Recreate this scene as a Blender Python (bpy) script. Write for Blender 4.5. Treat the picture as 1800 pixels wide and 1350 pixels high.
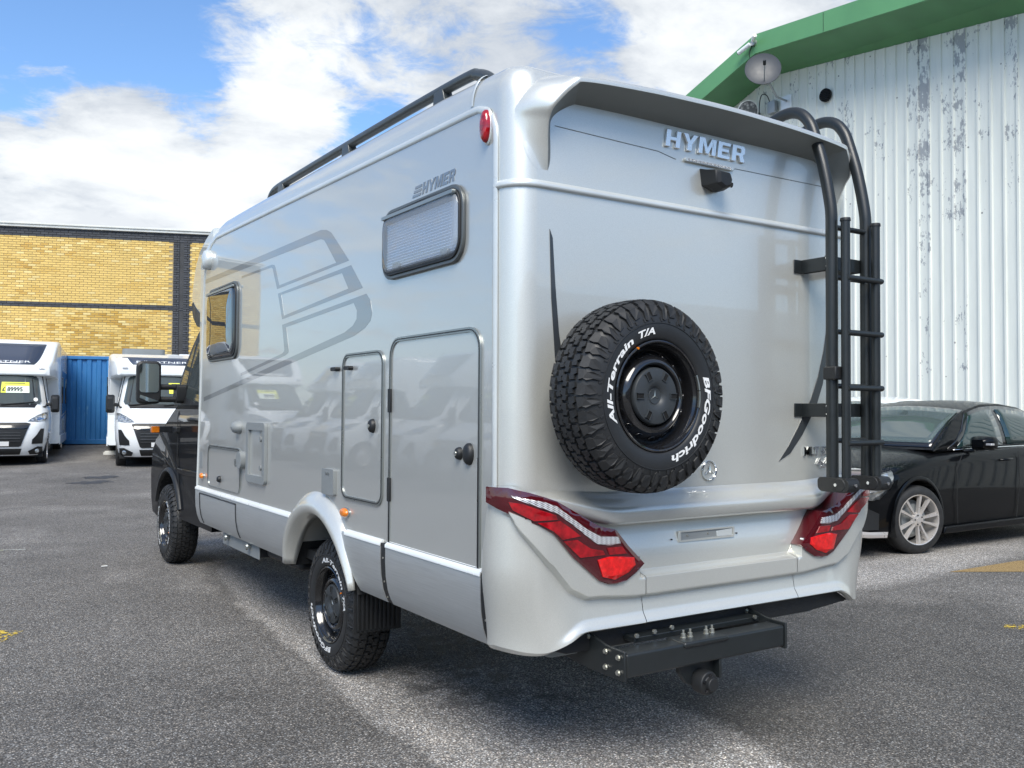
import bpy, math, random
import numpy as np
from mathutils import Vector, Matrix
from mathutils.geometry import tessellate_polygon
random.seed(7)
PI = math.pi
sc = bpy.context.scene
for o in list(bpy.data.objects):
    bpy.data.objects.remove(o)

# ------------------------------------------------------------------ camera
cam_data = bpy.data.cameras.new('camera')
cam = bpy.data.objects.new('camera', cam_data)
sc.collection.objects.link(cam)
cam_data.sensor_width = 36.0
cam_data.lens = 31.588
cam_data.clip_start = 0.05
cam_data.clip_end = 2000
right = Vector((0.83767881, -0.54613029, 0.00599327))
up = Vector((-0.02027996, -0.02013671, 0.99959153))
fwd = Vector((0.54578653, 0.83745819, 0.0279436))
M = Matrix((right, up, -fwd)).transposed().to_4x4()
M.translation = Vector((-3.12526, -3.04989, 1.58076))
cam.matrix_world = M
sc.camera = cam

# ------------------------------------------------------------------ world, sun, exposure
SUN_EL, SUN_AZ = math.radians(48), math.radians(217)      # azimuth clockwise from +Y
world = bpy.data.worlds.new('World')
sc.world = world
world.use_nodes = True
wt = world.node_tree
wt.nodes.clear()
def wn(t, **k):
    n = wt.nodes.new(t)
    for a, b in k.items(): setattr(n, a, b)
    return n
wl = wt.links.new
wout = wn('ShaderNodeOutputWorld'); wbg = wn('ShaderNodeBackground')
wbg.inputs['Strength'].default_value = 0.12
sky = wn('ShaderNodeTexSky'); sky.sky_type = 'NISHITA'; sky.sun_disc = False
sky.sun_elevation = SUN_EL; sky.sun_rotation = SUN_AZ
sky.air_density = 1.0; sky.dust_density = 0.3; sky.ozone_density = 3.0
tc = wn('ShaderNodeTexCoord')
sep = wn('ShaderNodeSeparateXYZ'); wl(tc.outputs['Generated'], sep.inputs[0])
def wmath(op, a, b=None, clamp=False):
    n = wn('ShaderNodeMath', operation=op, use_clamp=clamp)
    for i, v in enumerate((a, b)):
        if v is None: continue
        if hasattr(v, 'is_output') or hasattr(v, 'links'): wl(v, n.inputs[i])
        else: n.inputs[i].default_value = v
    return n.outputs[0]
zc = wmath('MAXIMUM', sep.outputs[2], 0.0)
den = wmath('ADD', zc, 0.16)
cx_ = wmath('DIVIDE', sep.outputs[0], den); cy_ = wmath('DIVIDE', sep.outputs[1], den)
comb = wn('ShaderNodeCombineXYZ'); wl(cx_, comb.inputs[0]); wl(cy_, comb.inputs[1])
def wnoise(scale, detail, rough, src, off=(0, 0, 0), dist=0.0):
    mp = wn('ShaderNodeMapping'); wl(src, mp.inputs[0]); mp.inputs['Location'].default_value = off
    n = wn('ShaderNodeTexNoise'); wl(mp.outputs[0], n.inputs['Vector'])
    n.inputs['Scale'].default_value = scale; n.inputs['Detail'].default_value = detail
    n.inputs['Roughness'].default_value = rough; n.inputs['Distortion'].default_value = dist
    return n.outputs[0]
def wblob(px, py, size, amt):
    # a cloud bank or gap of the real sky, placed by its direction
    d = (fwd + right * ((px - 900) / 1579.4) - up * ((py - 675) / 1579.4)).normalized()
    v = wn('ShaderNodeVectorMath', operation='DISTANCE'); wl(tc.outputs['Generated'], v.inputs[0]); v.inputs[1].default_value = d
    q_ = wmath('DIVIDE', v.outputs['Value'], size)
    q_ = wmath('MULTIPLY', q_, q_); q_ = wmath('MULTIPLY', q_, -1.0); q_ = wmath('EXPONENT', q_)
    return wmath('MULTIPLY', q_, amt)
big = wnoise(0.85, 7, 0.6, comb.outputs[0], (3.1, 7.7, 0), 0.35)
fine = wnoise(3.6, 9, 0.62, comb.outputs[0], (1.3, 2.2, 4.0), 0.5)
wisp = wnoise(9.0, 8, 0.65, comb.outputs[0], (5.3, 8.2, 2.0), 0.8)
dens = wmath('ADD', wmath('ADD', wmath('MULTIPLY', big, 0.55), wmath('MULTIPLY', fine, 0.70)), wmath('MULTIPLY', wisp, 0.34))
dens = wmath('SUBTRACT', dens, 0.285)
for b in ((200, 290, .15, .24), (60, 340, .16, .10), (430, 300, .14, .12), (100, 190, .07, .08), (700, 60, .15, .12), (1250, 90, .2, .2),
          (350, 215, .06, -.26), (640, 215, .07, -.24), (30, 130, .09, -.19), (330, 100, .09, -.18), (1020, 30, .05, -.17), (60, 20, .10, -.14), (230, 50, .08, -.12), (120, 270, .06, -.12), (720, 120, .06, -.10),
          (330, 380, .12, .10), (530, 150, .05, .10), (480, 230, .05, .10), (240, 205, .045, .16), (140, 255, .05, .10), (1040, 120, .04, -.08)):
    dens = wmath('ADD', dens, wblob(*b))
mr = wn('ShaderNodeMapRange'); mr.interpolation_type = 'SMOOTHSTEP'
wl(dens, mr.inputs[0]); mr.inputs[1].default_value = 0.465; mr.inputs[2].default_value = 0.655
hz = wmath('MULTIPLY', wmath('SUBTRACT', 0.12, zc), 6.0, True)
cover = wmath('MAXIMUM', mr.outputs[0], hz)
cover = wmath('MULTIPLY', cover, 0.97)
shade = wnoise(2.2, 8, 0.62, comb.outputs[0], (9.1, 4.2, 1.0), 0.2)
sr = wn('ShaderNodeMapRange'); wl(shade, sr.inputs[0]); sr.inputs[1].default_value = 0.40; sr.inputs[2].default_value = 0.60
thick = wn('ShaderNodeMapRange'); wl(dens, thick.inputs[0]); thick.inputs[1].default_value = 0.55; thick.inputs[2].default_value = 0.85
cc = wn('ShaderNodeMix', data_type='RGBA'); wl(sr.outputs[0], cc.inputs[0])
cc.inputs[6].default_value = (2.5, 2.75, 3.1, 1); cc.inputs[7].default_value = (4.5, 4.65, 4.7, 1)
cc2 = wn('ShaderNodeMix', data_type='RGBA'); wl(wmath('MULTIPLY', thick.outputs[0], 0.45), cc2.inputs[0])
wl(cc.outputs[2], cc2.inputs[6]); cc2.inputs[7].default_value = (5.4, 5.45, 5.4, 1)
mixs = wn('ShaderNodeMix', data_type='RGBA')
skm = wn('ShaderNodeMix', data_type='RGBA', blend_type='MULTIPLY'); skm.inputs[0].default_value = 1.0; wl(sky.outputs[0], skm.inputs[6]); skm.inputs[7].default_value = (.76, .89, 1.0, 1)
wl(cover, mixs.inputs[0]); wl(skm.outputs[2], mixs.inputs[6]); wl(cc2.outputs[2], mixs.inputs[7])
wl(mixs.outputs[2], wbg.inputs['Color']); wl(wbg.outputs[0], wout.inputs['Surface'])

sl = bpy.data.lights.new('sun', 'SUN'); sl.energy = 2.45; sl.angle = math.radians(34); sl.color = (1, .95, .86)
so = bpy.data.objects.new('sun', sl); sc.collection.objects.link(so)
sdir = Vector((math.sin(SUN_AZ) * math.cos(SUN_EL), math.cos(SUN_AZ) * math.cos(SUN_EL), math.sin(SUN_EL)))
so.rotation_euler = sdir.to_track_quat('Z', 'Y').to_euler(); so.location = (-20, -20, 40)
sc.view_settings.view_transform = 'Standard'
try: sc.view_settings.look = 'None'
except Exception: pass
sc.view_settings.exposure = 0.90; sc.view_settings.gamma = 1.0
sc.view_settings.use_curve_mapping = False
sc.cycles.max_bounces = 8; sc.cycles.transparent_max_bounces = 12

# ------------------------------------------------------------------ materials
class NT:
    def __init__(s, name):
        s.m = bpy.data.materials.new(name); s.m.use_nodes = True; s.t = s.m.node_tree
        s.b = s.t.nodes['Principled BSDF']; s.out = s.t.nodes['Material Output']; s._tc = None
    def n(s, t, **k):
        x = s.t.nodes.new(t)
        for a, b in k.items(): setattr(x, a, b)
        return x
    def l(s, a, b): s.t.links.new(a, b)
    def co(s, kind='Object'):
        if not s._tc: s._tc = s.n('ShaderNodeTexCoord')
        return s._tc.outputs[kind]
    def mp(s, scale=(1, 1, 1), src=None, loc=(0, 0, 0), rot=(0, 0, 0)):
        m = s.n('ShaderNodeMapping'); s.l(src or s.co(), m.inputs[0])
        m.inputs['Scale'].default_value = scale; m.inputs['Location'].default_value = loc; m.inputs['Rotation'].default_value = rot
        return m.outputs[0]
    def noise(s, sc_, det=4, rough=.55, src=None, dist=0, out=0):
        n = s.n('ShaderNodeTexNoise'); s.l(src or s.co(), n.inputs['Vector'])
        n.inputs['Scale'].default_value = sc_; n.inputs['Detail'].default_value = det; n.inputs['Roughness'].default_value = rough; n.inputs['Distortion'].default_value = dist
        return n.outputs[out]
    def rng(s, v, a, b, c=0., d=1., smooth=False):
        n = s.n('ShaderNodeMapRange'); s.l(v, n.inputs[0])
        if smooth: n.interpolation_type = 'SMOOTHSTEP'
        for i, x in enumerate((a, b, c, d)): n.inputs[i + 1].default_value = x
        return n.outputs[0]
    def mix(s, f, a, b, mode='MIX'):
        n = s.n('ShaderNodeMix', data_type='RGBA', blend_type=mode)
        for i, v in ((0, f), (6, a), (7, b)):
            if hasattr(v, 'links'): s.l(v, n.inputs[i])
            else: n.inputs[i].default_value = v if i == 0 else (*v[:3], 1)
        return n.outputs[2]
    def math(s, op, a, b=0., clamp=False):
        n = s.n('ShaderNodeMath', operation=op, use_clamp=clamp)
        for i, v in enumerate((a, b)):
            if hasattr(v, 'links'): s.l(v, n.inputs[i])
            else: n.inputs[i].default_value = v
        return n.outputs[0]
    def set(s, **k):
        names = dict(col='Base Color', rough='Roughness', metal='Metallic', coat='Coat Weight', crough='Coat Roughness', trans='Transmission Weight', ior='IOR', alpha='Alpha', emis='Emission Color', estr='Emission Strength', spec='Specular IOR Level')
        for a, v in k.items():
            i = s.b.inputs[names[a]]
            if hasattr(v, 'links'): s.l(v, i)
            elif isinstance(v, (tuple, list)): i.default_value = (*v[:3], 1)
            else: i.default_value = v
        return s
    def bump(s, h, strength=.3, dist=.01, prev=None):
        n = s.n('ShaderNodeBump'); s.l(h, n.inputs['Height']); n.inputs['Strength'].default_value = strength; n.inputs['Distance'].default_value = dist
        if prev: s.l(prev, n.inputs['Normal'])
        s.l(n.outputs[0], s.b.inputs['Normal']); return n.outputs[0]

def simple(name, col, rough=.5, metal=0., coat=0., var=.06, nscale=3., bump=0., bscale=200., **k):
    t = NT(name)
    nz = t.noise(nscale, 5)
    f = t.rng(nz, .3, .7)
    c = t.mix(f, tuple(x * (1 - var) for x in col), tuple(min(1, x * (1 + var)) for x in col))
    t.set(col=c, metal=metal, coat=coat, **k)
    rr = t.rng(t.noise(nscale * 4, 4), .3, .7, rough * .85, min(1, rough * 1.15))
    t.set(rough=rr)
    if bump: t.bump(t.noise(bscale, 2), bump, .002)
    return t.m

def paint(name, col, metal=.75, rough=.32, wave=.0, spread=.12, crough=.02, coat=1.0, spec=.5):
    t = NT(name)
    vor = t.n('ShaderNodeTexVoronoi'); vor.inputs['Scale'].default_value = 900; t.l(t.co(), vor.inputs['Vector'])
    fl = t.rng(vor.outputs['Color'], 0, 1, 1 - spread, 1 + spread)
    mul = t.n('ShaderNodeVectorMath', operation='SCALE'); mul.inputs[0].default_value = col; t.l(fl, mul.inputs['Scale'])
    t.set(col=mul.outputs[0], metal=metal, rough=rough, coat=coat, crough=crough, spec=spec)
    if wave:
        w = t.noise(1.3, 2, .4, src=t.mp((1, 1, .55)))
        t.bump(w, wave, .03)
        # the clear coat follows the same waviness
        t.l(t.b.inputs['Normal'].links[0].from_socket, t.b.inputs['Coat Normal'])
    return t.m

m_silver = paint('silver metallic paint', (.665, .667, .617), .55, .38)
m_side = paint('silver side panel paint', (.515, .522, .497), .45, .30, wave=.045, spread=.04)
m_trim = simple('pale silver trim', (.62, .65, .64), .32, .3, .3)
m_skirt = None
def mk_skirt():
    t = NT('brushed aluminium skirt')
    nz = t.noise(3, 4, .7, src=t.mp((6, 1.2, 60)))
    t.set(col=t.mix(t.rng(nz, .3, .7), (.50, .52, .52), (.60, .62, .62)), metal=.7, rough=t.rng(nz, .2, .8, .34, .46), coat=.2)
    t.bump(nz, .05, .002)
    return t.m
m_skirt = mk_skirt()
m_decal = paint('grey graphic film', (.245, .25, .245), .45, .30, spread=.02)
m_bead = simple('bright skirt bead', (.80, .82, .81), .3, .2, .3)
m_void = simple('dark opening', (.002, .002, .002), .9)
m_logo = paint('grey lettering film', (.20, .22, .24), .4, .35, spread=.02)
m_spike = simple('dark graphic film', (.035, .04, .045), .35, .0, .4)
m_blackplastic = simple('black plastic', (.011, .012, .013), .5, bump=.25, bscale=900)
m_greyplastic = simple('grey plastic', (.22, .235, .235), .5, bump=.1, bscale=700)
m_powder = simple('black powder coat', (.012, .015, .016), .42, .0, .12, bump=.15, bscale=600)
m_rail = simple('anthracite roof rail', (.055, .063, .066), .42, .3, .2, bump=.1, bscale=500)
m_glossblack = simple('gloss black rim', (.010, .010, .011), .16, .0, .8)
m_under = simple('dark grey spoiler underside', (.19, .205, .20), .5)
m_cap = simple('satin grey hub cap', (.035, .04, .044), .5, .1)
m_chrome = simple('chrome', (.75, .77, .78), .07, 1.0, var=.02)
m_chromesoft = simple('soft chrome', (.84, .84, .82), .22, .8, var=.02)
m_zinc = simple('zinc bolt', (.58, .58, .52), .3, .9)
m_dark = simple('dark underside', (.012, .013, .014), .8)
m_rubberseal = simple('rubber seal', (.02, .021, .022), .55)
m_alframe = simple('grey aluminium frame', (.30, .32, .31), .3, .7)
m_winframe = simple('dark grey window frame', (.12, .13, .13), .35, .4)
m_orange = simple('orange lens', (.75, .20, .01), .12, .0, .8, var=.15, nscale=30)
m_redlens = simple('red lens', (.30, .003, .008), .1, .0, .8, var=.45, nscale=34)
m_brightred = simple('bright red lens', (.70, .010, .010), .12, .0, .8, var=.25, nscale=60)
m_darkred = simple('dark red lens', (.07, .002, .006), .07, .0, 1., var=.2)
m_whitetext = simple('white tyre lettering', (.78, .78, .76), .6)
m_white = simple('white paint', (.78, .80, .80), .22, .0, .8, var=.02)
m_whitepanel = simple('white body panel', (.74, .78, .80), .25, .0, .5, var=.02)
m_black_paint = paint('black metallic paint', (.003, .0035, .005), .0, .5, spread=.2, coat=.30, spec=.05)
m_darkpanel = paint('dark grey metallic paint', (.09, .10, .125), .6, .35)
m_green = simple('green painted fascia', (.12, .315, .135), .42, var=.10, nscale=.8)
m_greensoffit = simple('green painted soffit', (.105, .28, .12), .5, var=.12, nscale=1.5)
m_galv = simple('galvanised metal', (.35, .37, .38), .45, .6)
m_dish = simple('grey dish paint', (.05, .055, .062), .45)
m_conc = simple('pale concrete coping', (.62, .62, .58), .7, var=.1)
m_yellowcard = simple('yellow price card', (.78, .80, .08), .6, var=.02)
m_whitecard = simple('white price card', (.80, .86, .72), .6, var=.02)
m_ink = simple('black ink', (.02, .03, .04), .6)
m_alloy = simple('silver alloy wheel', (.66, .63, .60), .30, .6)
m_plate = simple('white number plate', (.8, .8, .78), .4)
m_interior = simple('dark interior', (.05, .055, .055), .8, var=.3)
m_blind = NT('pleated blind')
m_blind.set(col=(.66, .71, .78), rough=.7); m_blind = m_blind.m

def mk_clearlens():
    t = NT('clear ribbed lens')
    sx = t.n('ShaderNodeSeparateXYZ'); t.l(t.co(), sx.inputs[0])
    n_ = t.math('SUBTRACT', sx.outputs[2], t.math('MULTIPLY', t.math('ABSOLUTE', sx.outputs[0]), .52))
    w1 = t.math('SINE', t.math('MULTIPLY', n_, 820.0)); w2 = t.math('SINE', t.math('MULTIPLY', sx.outputs[0], 260.0))
    f = t.rng(t.math('ADD', w1, t.math('MULTIPLY', w2, .45)), -1.2, 1.0)
    t.set(col=t.mix(f, (.20, .17, .17), (.92, .93, .93)), metal=.3, rough=.16, coat=1.)
    t.bump(w1, .5, .002)
    return t.m
m_clear = mk_clearlens()
def mk_headlens():
    t = NT('headlamp lens')
    v = t.n('ShaderNodeTexVoronoi'); v.inputs['Scale'].default_value = 14; t.l(t.co(), v.inputs['Vector'])
    t.set(col=t.mix(t.rng(v.outputs[0], .1, .6), (.75, .78, .78), (.22, .24, .25)), metal=.6, rough=.12, coat=1.)
    return t.m
m_head = mk_headlens()
def mk_rubber():
    t = NT('tyre rubber')
    nz = t.noise(14, 5, .6)
    t.set(col=t.mix(t.rng(nz, .35, .7), (.010, .011, .012), (.026, .026, .026)), rough=.62)
    t.bump(t.noise(260, 2), .12, .002)
    return t.m
m_rubber = mk_rubber()
def mk_sidewall():
    t = NT('tyre sidewall')
    t.set(col=t.mix(t.noise(8, 4), (.012, .013, .014), (.022, .023, .024)), rough=.5)
    t.bump(t.noise(180, 2), .08, .002)
    return t.m
m_sidewall = mk_sidewall()
def mk_glass(name, tint, alpha, rough=.02):
    # a thin sheet: sharp reflection over a tinted see-through layer
    t = NT(name)
    t.set(col=tint, rough=rough, coat=1., crough=.01, spec=.8)
    tr = t.n('ShaderNodeBsdfTransparent'); tr.inputs[0].default_value = (*tint, 1)
    mx = t.n('ShaderNodeMixShader'); mx.inputs[0].default_value = alpha
    t.l(tr.outputs[0], mx.inputs[1]); t.l(t.b.outputs[0], mx.inputs[2]); t.l(mx.outputs[0], t.out.inputs[0])
    return t.m
m_glass = mk_glass('tinted glass', (.10, .13, .13), .55)
m_glassdark = mk_glass('dark acrylic window', (.02, .025, .03), .85)
m_glassmh = mk_glass('acrylic window pane', (.68, .74, .80), .30)
m_mirror = simple('mirror glass', (.75, .82, .80), .03, 1.0, var=.01)

def mk_asphalt():
    t = NT('coarse asphalt')
    p = t.co('Object')
    # slow patches: worn dry areas against darker damp ones
    wob = t.noise(1.1, 5, .6, src=p)
    pat = t.noise(.33, 5, .58, src=p, dist=.6)
    sx = t.n('ShaderNodeSeparateXYZ'); t.l(p, sx.inputs[0])
    def ell(x, y, rx, ry, rot, edge=.45, wobble=1.0):
        m = t.mp((1, 1, 1), src=p, loc=(0, 0, 0))
        s = t.n('ShaderNodeVectorMath', operation='SUBTRACT'); t.l(p, s.inputs[0]); s.inputs[1].default_value = (x, y, 0)
        r = t.n('ShaderNodeVectorRotate', rotation_type='Z_AXIS'); t.l(s.outputs[0], r.inputs[0]); r.inputs['Angle'].default_value = -math.radians(rot)
        d = t.n('ShaderNodeVectorMath', operation='DIVIDE'); t.l(r.outputs[0], d.inputs[0]); d.inputs[1].default_value = (rx, ry, 1)
        le = t.n('ShaderNodeVectorMath', operation='LENGTH'); t.l(d.outputs[0], le.inputs[0])
        v = t.math('ADD', le.outputs['Value'], t.math('MULTIPLY', t.math('SUBTRACT', wob, .5), wobble))
        return t.rng(v, 1 - edge / 2, 1 + edge / 2, 1, 0, True)
    light = t.rng(pat, .50, .66, 0, .35, True)
    for e in ((-.42, 1.6, .74, 6.2, -3, .16, .55), (5.6, 2.5, 2.6, .45, 5, .8, 1.), (-.3, -1.3, .75, 1.0, -10, .5, .8)):
        light = t.math('MAXIMUM', light, ell(*e))
    dark = t.rng(pat, .30, .46, .30, 0, True)
    for e in ((2.3, -.2, 1.9, 2.4, 0, .25, .8), (1.6, 1.6, .8, 1.6, 0, .9, 1.2), (-2.6, 1.0, 1.2, 1.5, 30, 1.2, 1.5)):
        dark = t.math('MAXIMUM', dark, t.math('MULTIPLY', ell(*e), .62))
    # oil drips where engines have stood
    oil = t.noise(5.5, 4, .6, src=p)
    for e in ((-.45, 1.5, .40, .50, 0, .9, .8), (-.25, .95, .20, .20, 0, .9, .8), (.05, 2.4, .5, .6, 0, .9, .8)):
        dark = t.math('MAXIMUM', dark, t.math('MULTIPLY', t.math('MULTIPLY', ell(*e), t.rng(oil, .47, .56)), 1.1))
    v = t.n('ShaderNodeTexVoronoi'); v.inputs['Scale'].default_value = 92; t.l(p, v.inputs['Vector'])
    v2 = t.n('ShaderNodeTexVoronoi'); v2.inputs['Scale'].default_value = 150; t.l(p, v2.inputs['Vector'])
    bw = t.n('ShaderNodeSeparateColor'); t.l(v.outputs['Color'], bw.inputs[0])
    bw2 = t.n('ShaderNodeSeparateColor'); t.l(v2.outputs['Color'], bw2.inputs[0])
    stone = t.rng(bw.outputs[0], .15, 1.0, 0, 1)
    stone = t.math('POWER', stone, 2.4)
    edge = t.rng(v.outputs[0], .15, .62, 1, 0, True)
    st2 = t.math('POWER', bw2.outputs[1], 2.5)
    s = t.math('ADD', t.math('MULTIPLY', t.math('MULTIPLY', stone, edge), .75), t.math('MULTIPLY', st2, .30))
    c = t.mix(s, (.054, .051, .048), (.68, .655, .61))
    tint = t.mix(bw.outputs[2], (1.06, 1.0, .94), (.96, 1.0, 1.05))
    c = t.mix(1.0, c, tint, 'MULTIPLY')
    c = t.mix(light, c, (.29, .285, .27)) if False else c
    lf = t.math('ADD', 1.0, t.math('MULTIPLY', light, 1.15))
    df = t.math('SUBTRACT', 1.0, t.math('MULTIPLY', dark, .50))
    k = t.math('MULTIPLY', lf, df)
    k = t.math('MULTIPLY', k, t.rng(wob, .3, .7, .84, 1.16))
    sc2 = t.n('ShaderNodeVectorMath', operation='SCALE'); t.l(c, sc2.inputs[0]); t.l(k, sc2.inputs['Scale'])
    t.set(col=sc2.outputs[0], rough=t.math('SUBTRACT', .82, t.math('MULTIPLY', dark, .18)), spec=.35)
    h = t.math('ADD', t.math('MULTIPLY', v.outputs[0], -1.0), t.math('MULTIPLY', stone, .35))
    t.bump(h, .6, .006)
    return t.m
m_asphalt = mk_asphalt()
def mk_worn(name, col):
    t = NT(name)
    t.set(col=t.mix(t.noise(6, 3), tuple(c * .8 for c in col), col), rough=.8)
    al = t.rng(t.noise(24, 6, .72), .50, .55)
    t.set(alpha=al)
    t.bump(t.noise(90, 2), .8, .006)
    return t.m
m_yellowline = mk_worn('worn yellow road paint', (.70, .50, .06))
m_sand = None
def mk_patch():
    t = NT('ochre gravel patch')
    v = t.n('ShaderNodeTexVoronoi'); v.inputs['Scale'].default_value = 85; t.l(t.co(), v.inputs['Vector'])
    t.set(col=t.mix(t.rng(v.outputs[0], .1, .6), (.50, .36, .16), (.20, .13, .05)), rough=.9)
    t.bump(v.outputs[0], .6, .005)
    return t.m
m_sand = mk_patch()
def mk_brick():
    t = NT('yellow stock brick')
    a = t.n('ShaderNodeAttribute'); a.attribute_name = 'tone'
    n = t.noise(35, 5, .6)
    c = t.mix(1.0, a.outputs['Color'], t.mix(n, (.78, .78, .78), (1.2, 1.2, 1.2)), 'MULTIPLY')
    t.set(col=c, rough=.85); t.bump(t.noise(120, 3), .4, .004)
    return t.m
m_brick = mk_brick()
m_mortar = simple('mortar', (.36, .28, .15), .9, var=.2, nscale=2)
m_mortardark = simple('dark mortar', (.05, .052, .056), .9, var=.2, nscale=2)
def mk_container():
    t = NT('blue container paint')
    n = t.noise(1.6, 6, .65, src=t.mp((1, 1, .25)))
    n2 = t.noise(9, 6, .7, src=t.mp((1, 1, .3)))
    c = t.mix(t.rng(n, .35, .7), (.018, .125, .33), (.045, .20, .44))
    c = t.mix(t.rng(n2, .60, .72), c, (.10, .24, .40))
    t.set(col=c, rough=.42); t.bump(n2, .15, .004)
    return t.m
m_container = mk_container()
def mk_clad():
    t = NT('peeling white cladding')
    p = t.co('Object')
    a = t.n('ShaderNodeSeparateXYZ'); t.l(p, a.inputs[0])
    # paint flaking sheet by sheet: some pans far worse than others, in ragged upright blots
    pan = t.math('FLOOR', t.math('DIVIDE', t.math('ADD', a.outputs[1], 20.0), .2545))
    wn_ = t.n('ShaderNodeTexWhiteNoise', noise_dimensions='1D'); t.l(pan, wn_.inputs['W'])
    bad = t.math('POWER', wn_.outputs['Value'], 2.0)
    blot = t.noise(1.0, 5, .6, src=t.mp((1, 1.9, 1.15), src=p, loc=(0, 1.7, 2.0)))
    rowz = t.noise(1.0, 2, .5, src=t.mp((1, .12, 1.9), src=p, loc=(0, 5.0, 0)))
    rag = t.noise(1.0, 6, .75, src=t.mp((1, 12, 5.5), src=p))
    v = t.math('ADD', t.math('MULTIPLY', bad, .17), t.math('MULTIPLY', blot, .42))
    v = t.math('ADD', v, t.math('MULTIPLY', rowz, .26))
    v = t.math('ADD', v, t.math('MULTIPLY', t.math('SUBTRACT', rag, .5), .62))
    v = t.math('ADD', v, t.rng(a.outputs[2], 2.0, 7.5, -.10, .012))
    mask = t.rng(v, .505, .517)
    dirt = t.noise(1.0, 6, .7, src=t.mp((1, 5, .5), src=p))
    spot = t.n('ShaderNodeTexVoronoi'); spot.inputs['Scale'].default_value = 2.3; t.l(p, spot.inputs['Vector'])
    white = t.mix(t.rng(dirt, .3, .75), (.76, .775, .71), (.64, .66, .61))
    c = t.mix(mask, white, (.34, .355, .36))
    c = t.mix(t.rng(spot.outputs[0], .035, .05, 1, 0), c, (.2, .2, .2))
    t.set(col=c, rough=.55)
    t.bump(mask, .2, .003)
    return t.m
m_clad = mk_clad()

# ------------------------------------------------------------------ mesh helpers
class MB:
    def __init__(s): s.v = []; s.f = []; s.mi = []; s.cur = 0
    def add(s, V, F):
        k = len(s.v); s.v += [tuple(map(float, p)) for p in V]; s.f += [tuple(k + i for i in f) for f in F]; s.mi += [s.cur] * len(F); return s
    def box(s, a, b, M=None):
        x0, y0, z0 = a; x1, y1, z1 = b
        V = [(x0, y0, z0), (x1, y0, z0), (x1, y1, z0), (x0, y1, z0), (x0, y0, z1), (x1, y0, z1), (x1, y1, z1), (x0, y1, z1)]
        if M: V = [M @ Vector(p) for p in V]
        return s.add(V, [(0, 3, 2, 1), (4, 5, 6, 7), (0, 1, 5, 4), (1, 2, 6, 5), (2, 3, 7, 6), (3, 0, 4, 7)])
    def tube(s, pts, r, n=12, caps=True, flat=1.0):
        pts = [Vector(p) for p in pts]; k = len(s.v); rings = []
        up0 = None
        for i, p in enumerate(pts):
            if i == 0: d = pts[1] - p
            elif i == len(pts) - 1: d = p - pts[i - 1]
            else: d = (pts[i + 1] - p).normalized() + (p - pts[i - 1]).normalized()
            d.normalize()
            if up0 is None:
                up0 = Vector((0, 0, 1)) if abs(d.z) < .9 else Vector((1, 0, 0))
            a = d.cross(up0); a.normalize(); b = a.cross(d); b.normalize(); up0 = b
            rr = r[i] if isinstance(r, (list, tuple)) else r
            rings.append([p + a * (math.cos(t) * rr) + b * (math.sin(t) * rr * flat) for t in [2 * PI * j / n for j in range(n)]])
        V = [q_ for R_ in rings for q_ in R_]; F = []
        for i in range(len(pts) - 1):
            for j in range(n):
                F.append((i * n + j, i * n + (j + 1) % n, (i + 1) * n + (j + 1) % n, (i + 1) * n + j))
        if caps:
            F.append(tuple(range(n - 1, -1, -1))); F.append(tuple((len(pts) - 1) * n + j for j in range(n)))
        F = [f[::-1] for f in F]
        return s.add(V, F)
    def cyl(s, a, b, r, n=16, r2=None): return s.tube([a, b], [r, r if r2 is None else r2], n)
    def lathe(s, prof, n=64, M=None, close=False):
        # prof: (radius, y) turned about the Y axis
        V = []; F = []; m = len(prof)
        for i in range(n):
            t = 2 * PI * i / n
            for r, y in prof: V.append((r * math.cos(t), y, r * math.sin(t)))
        for i in range(n):
            j = (i + 1) % n
            for k in range(m - 1 + (1 if close else 0)):
                k2 = (k + 1) % m
                F.append((i * m + k, j * m + k, j * m + k2, i * m + k2))
        if M: V = [M @ Vector(p) for p in V]
        return s.add(V, F)
    def prism(s, loops, fn, d0, d1):
        # loops: outer (+ holes) 2D; fn(u, v, d) -> 3D; solid between d0 and d1
        if not isinstance(loops[0][0], (tuple, list)): loops = [loops]
        flat_ = [p for L in loops for p in L]; n = len(flat_)
        tris = tessellate_polygon([[Vector((p[0], p[1], 0)) for p in L] for L in loops])
        V = [fn(p[0], p[1], d0) for p in flat_] + [fn(p[0], p[1], d1) for p in flat_]
        F = []
        for t in tris:
            F.append(tuple(t)); F.append(tuple(n + i for i in t[::-1]))
        k = 0
        for L in loops:
            m = len(L)
            for i in range(m):
                a, b = k + i, k + (i + 1) % m
                F.append((a, b, n + b, n + a))
            k += m
        return s.add(V, F)
    def grid(s, rows, cu=False, cv=False):
        n = len(rows[0]); m = len(rows)
        V = [p for R_ in rows for p in R_]; F = []
        for i in range(m - (0 if cv else 1)):
            for j in range(n - (0 if cu else 1)):
                a = i * n + j; b = i * n + (j + 1) % n; c = ((i + 1) % m) * n + (j + 1) % n; d = ((i + 1) % m) * n + j
                F.append((a, b, c, d))
        return s.add(V, F)

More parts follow.
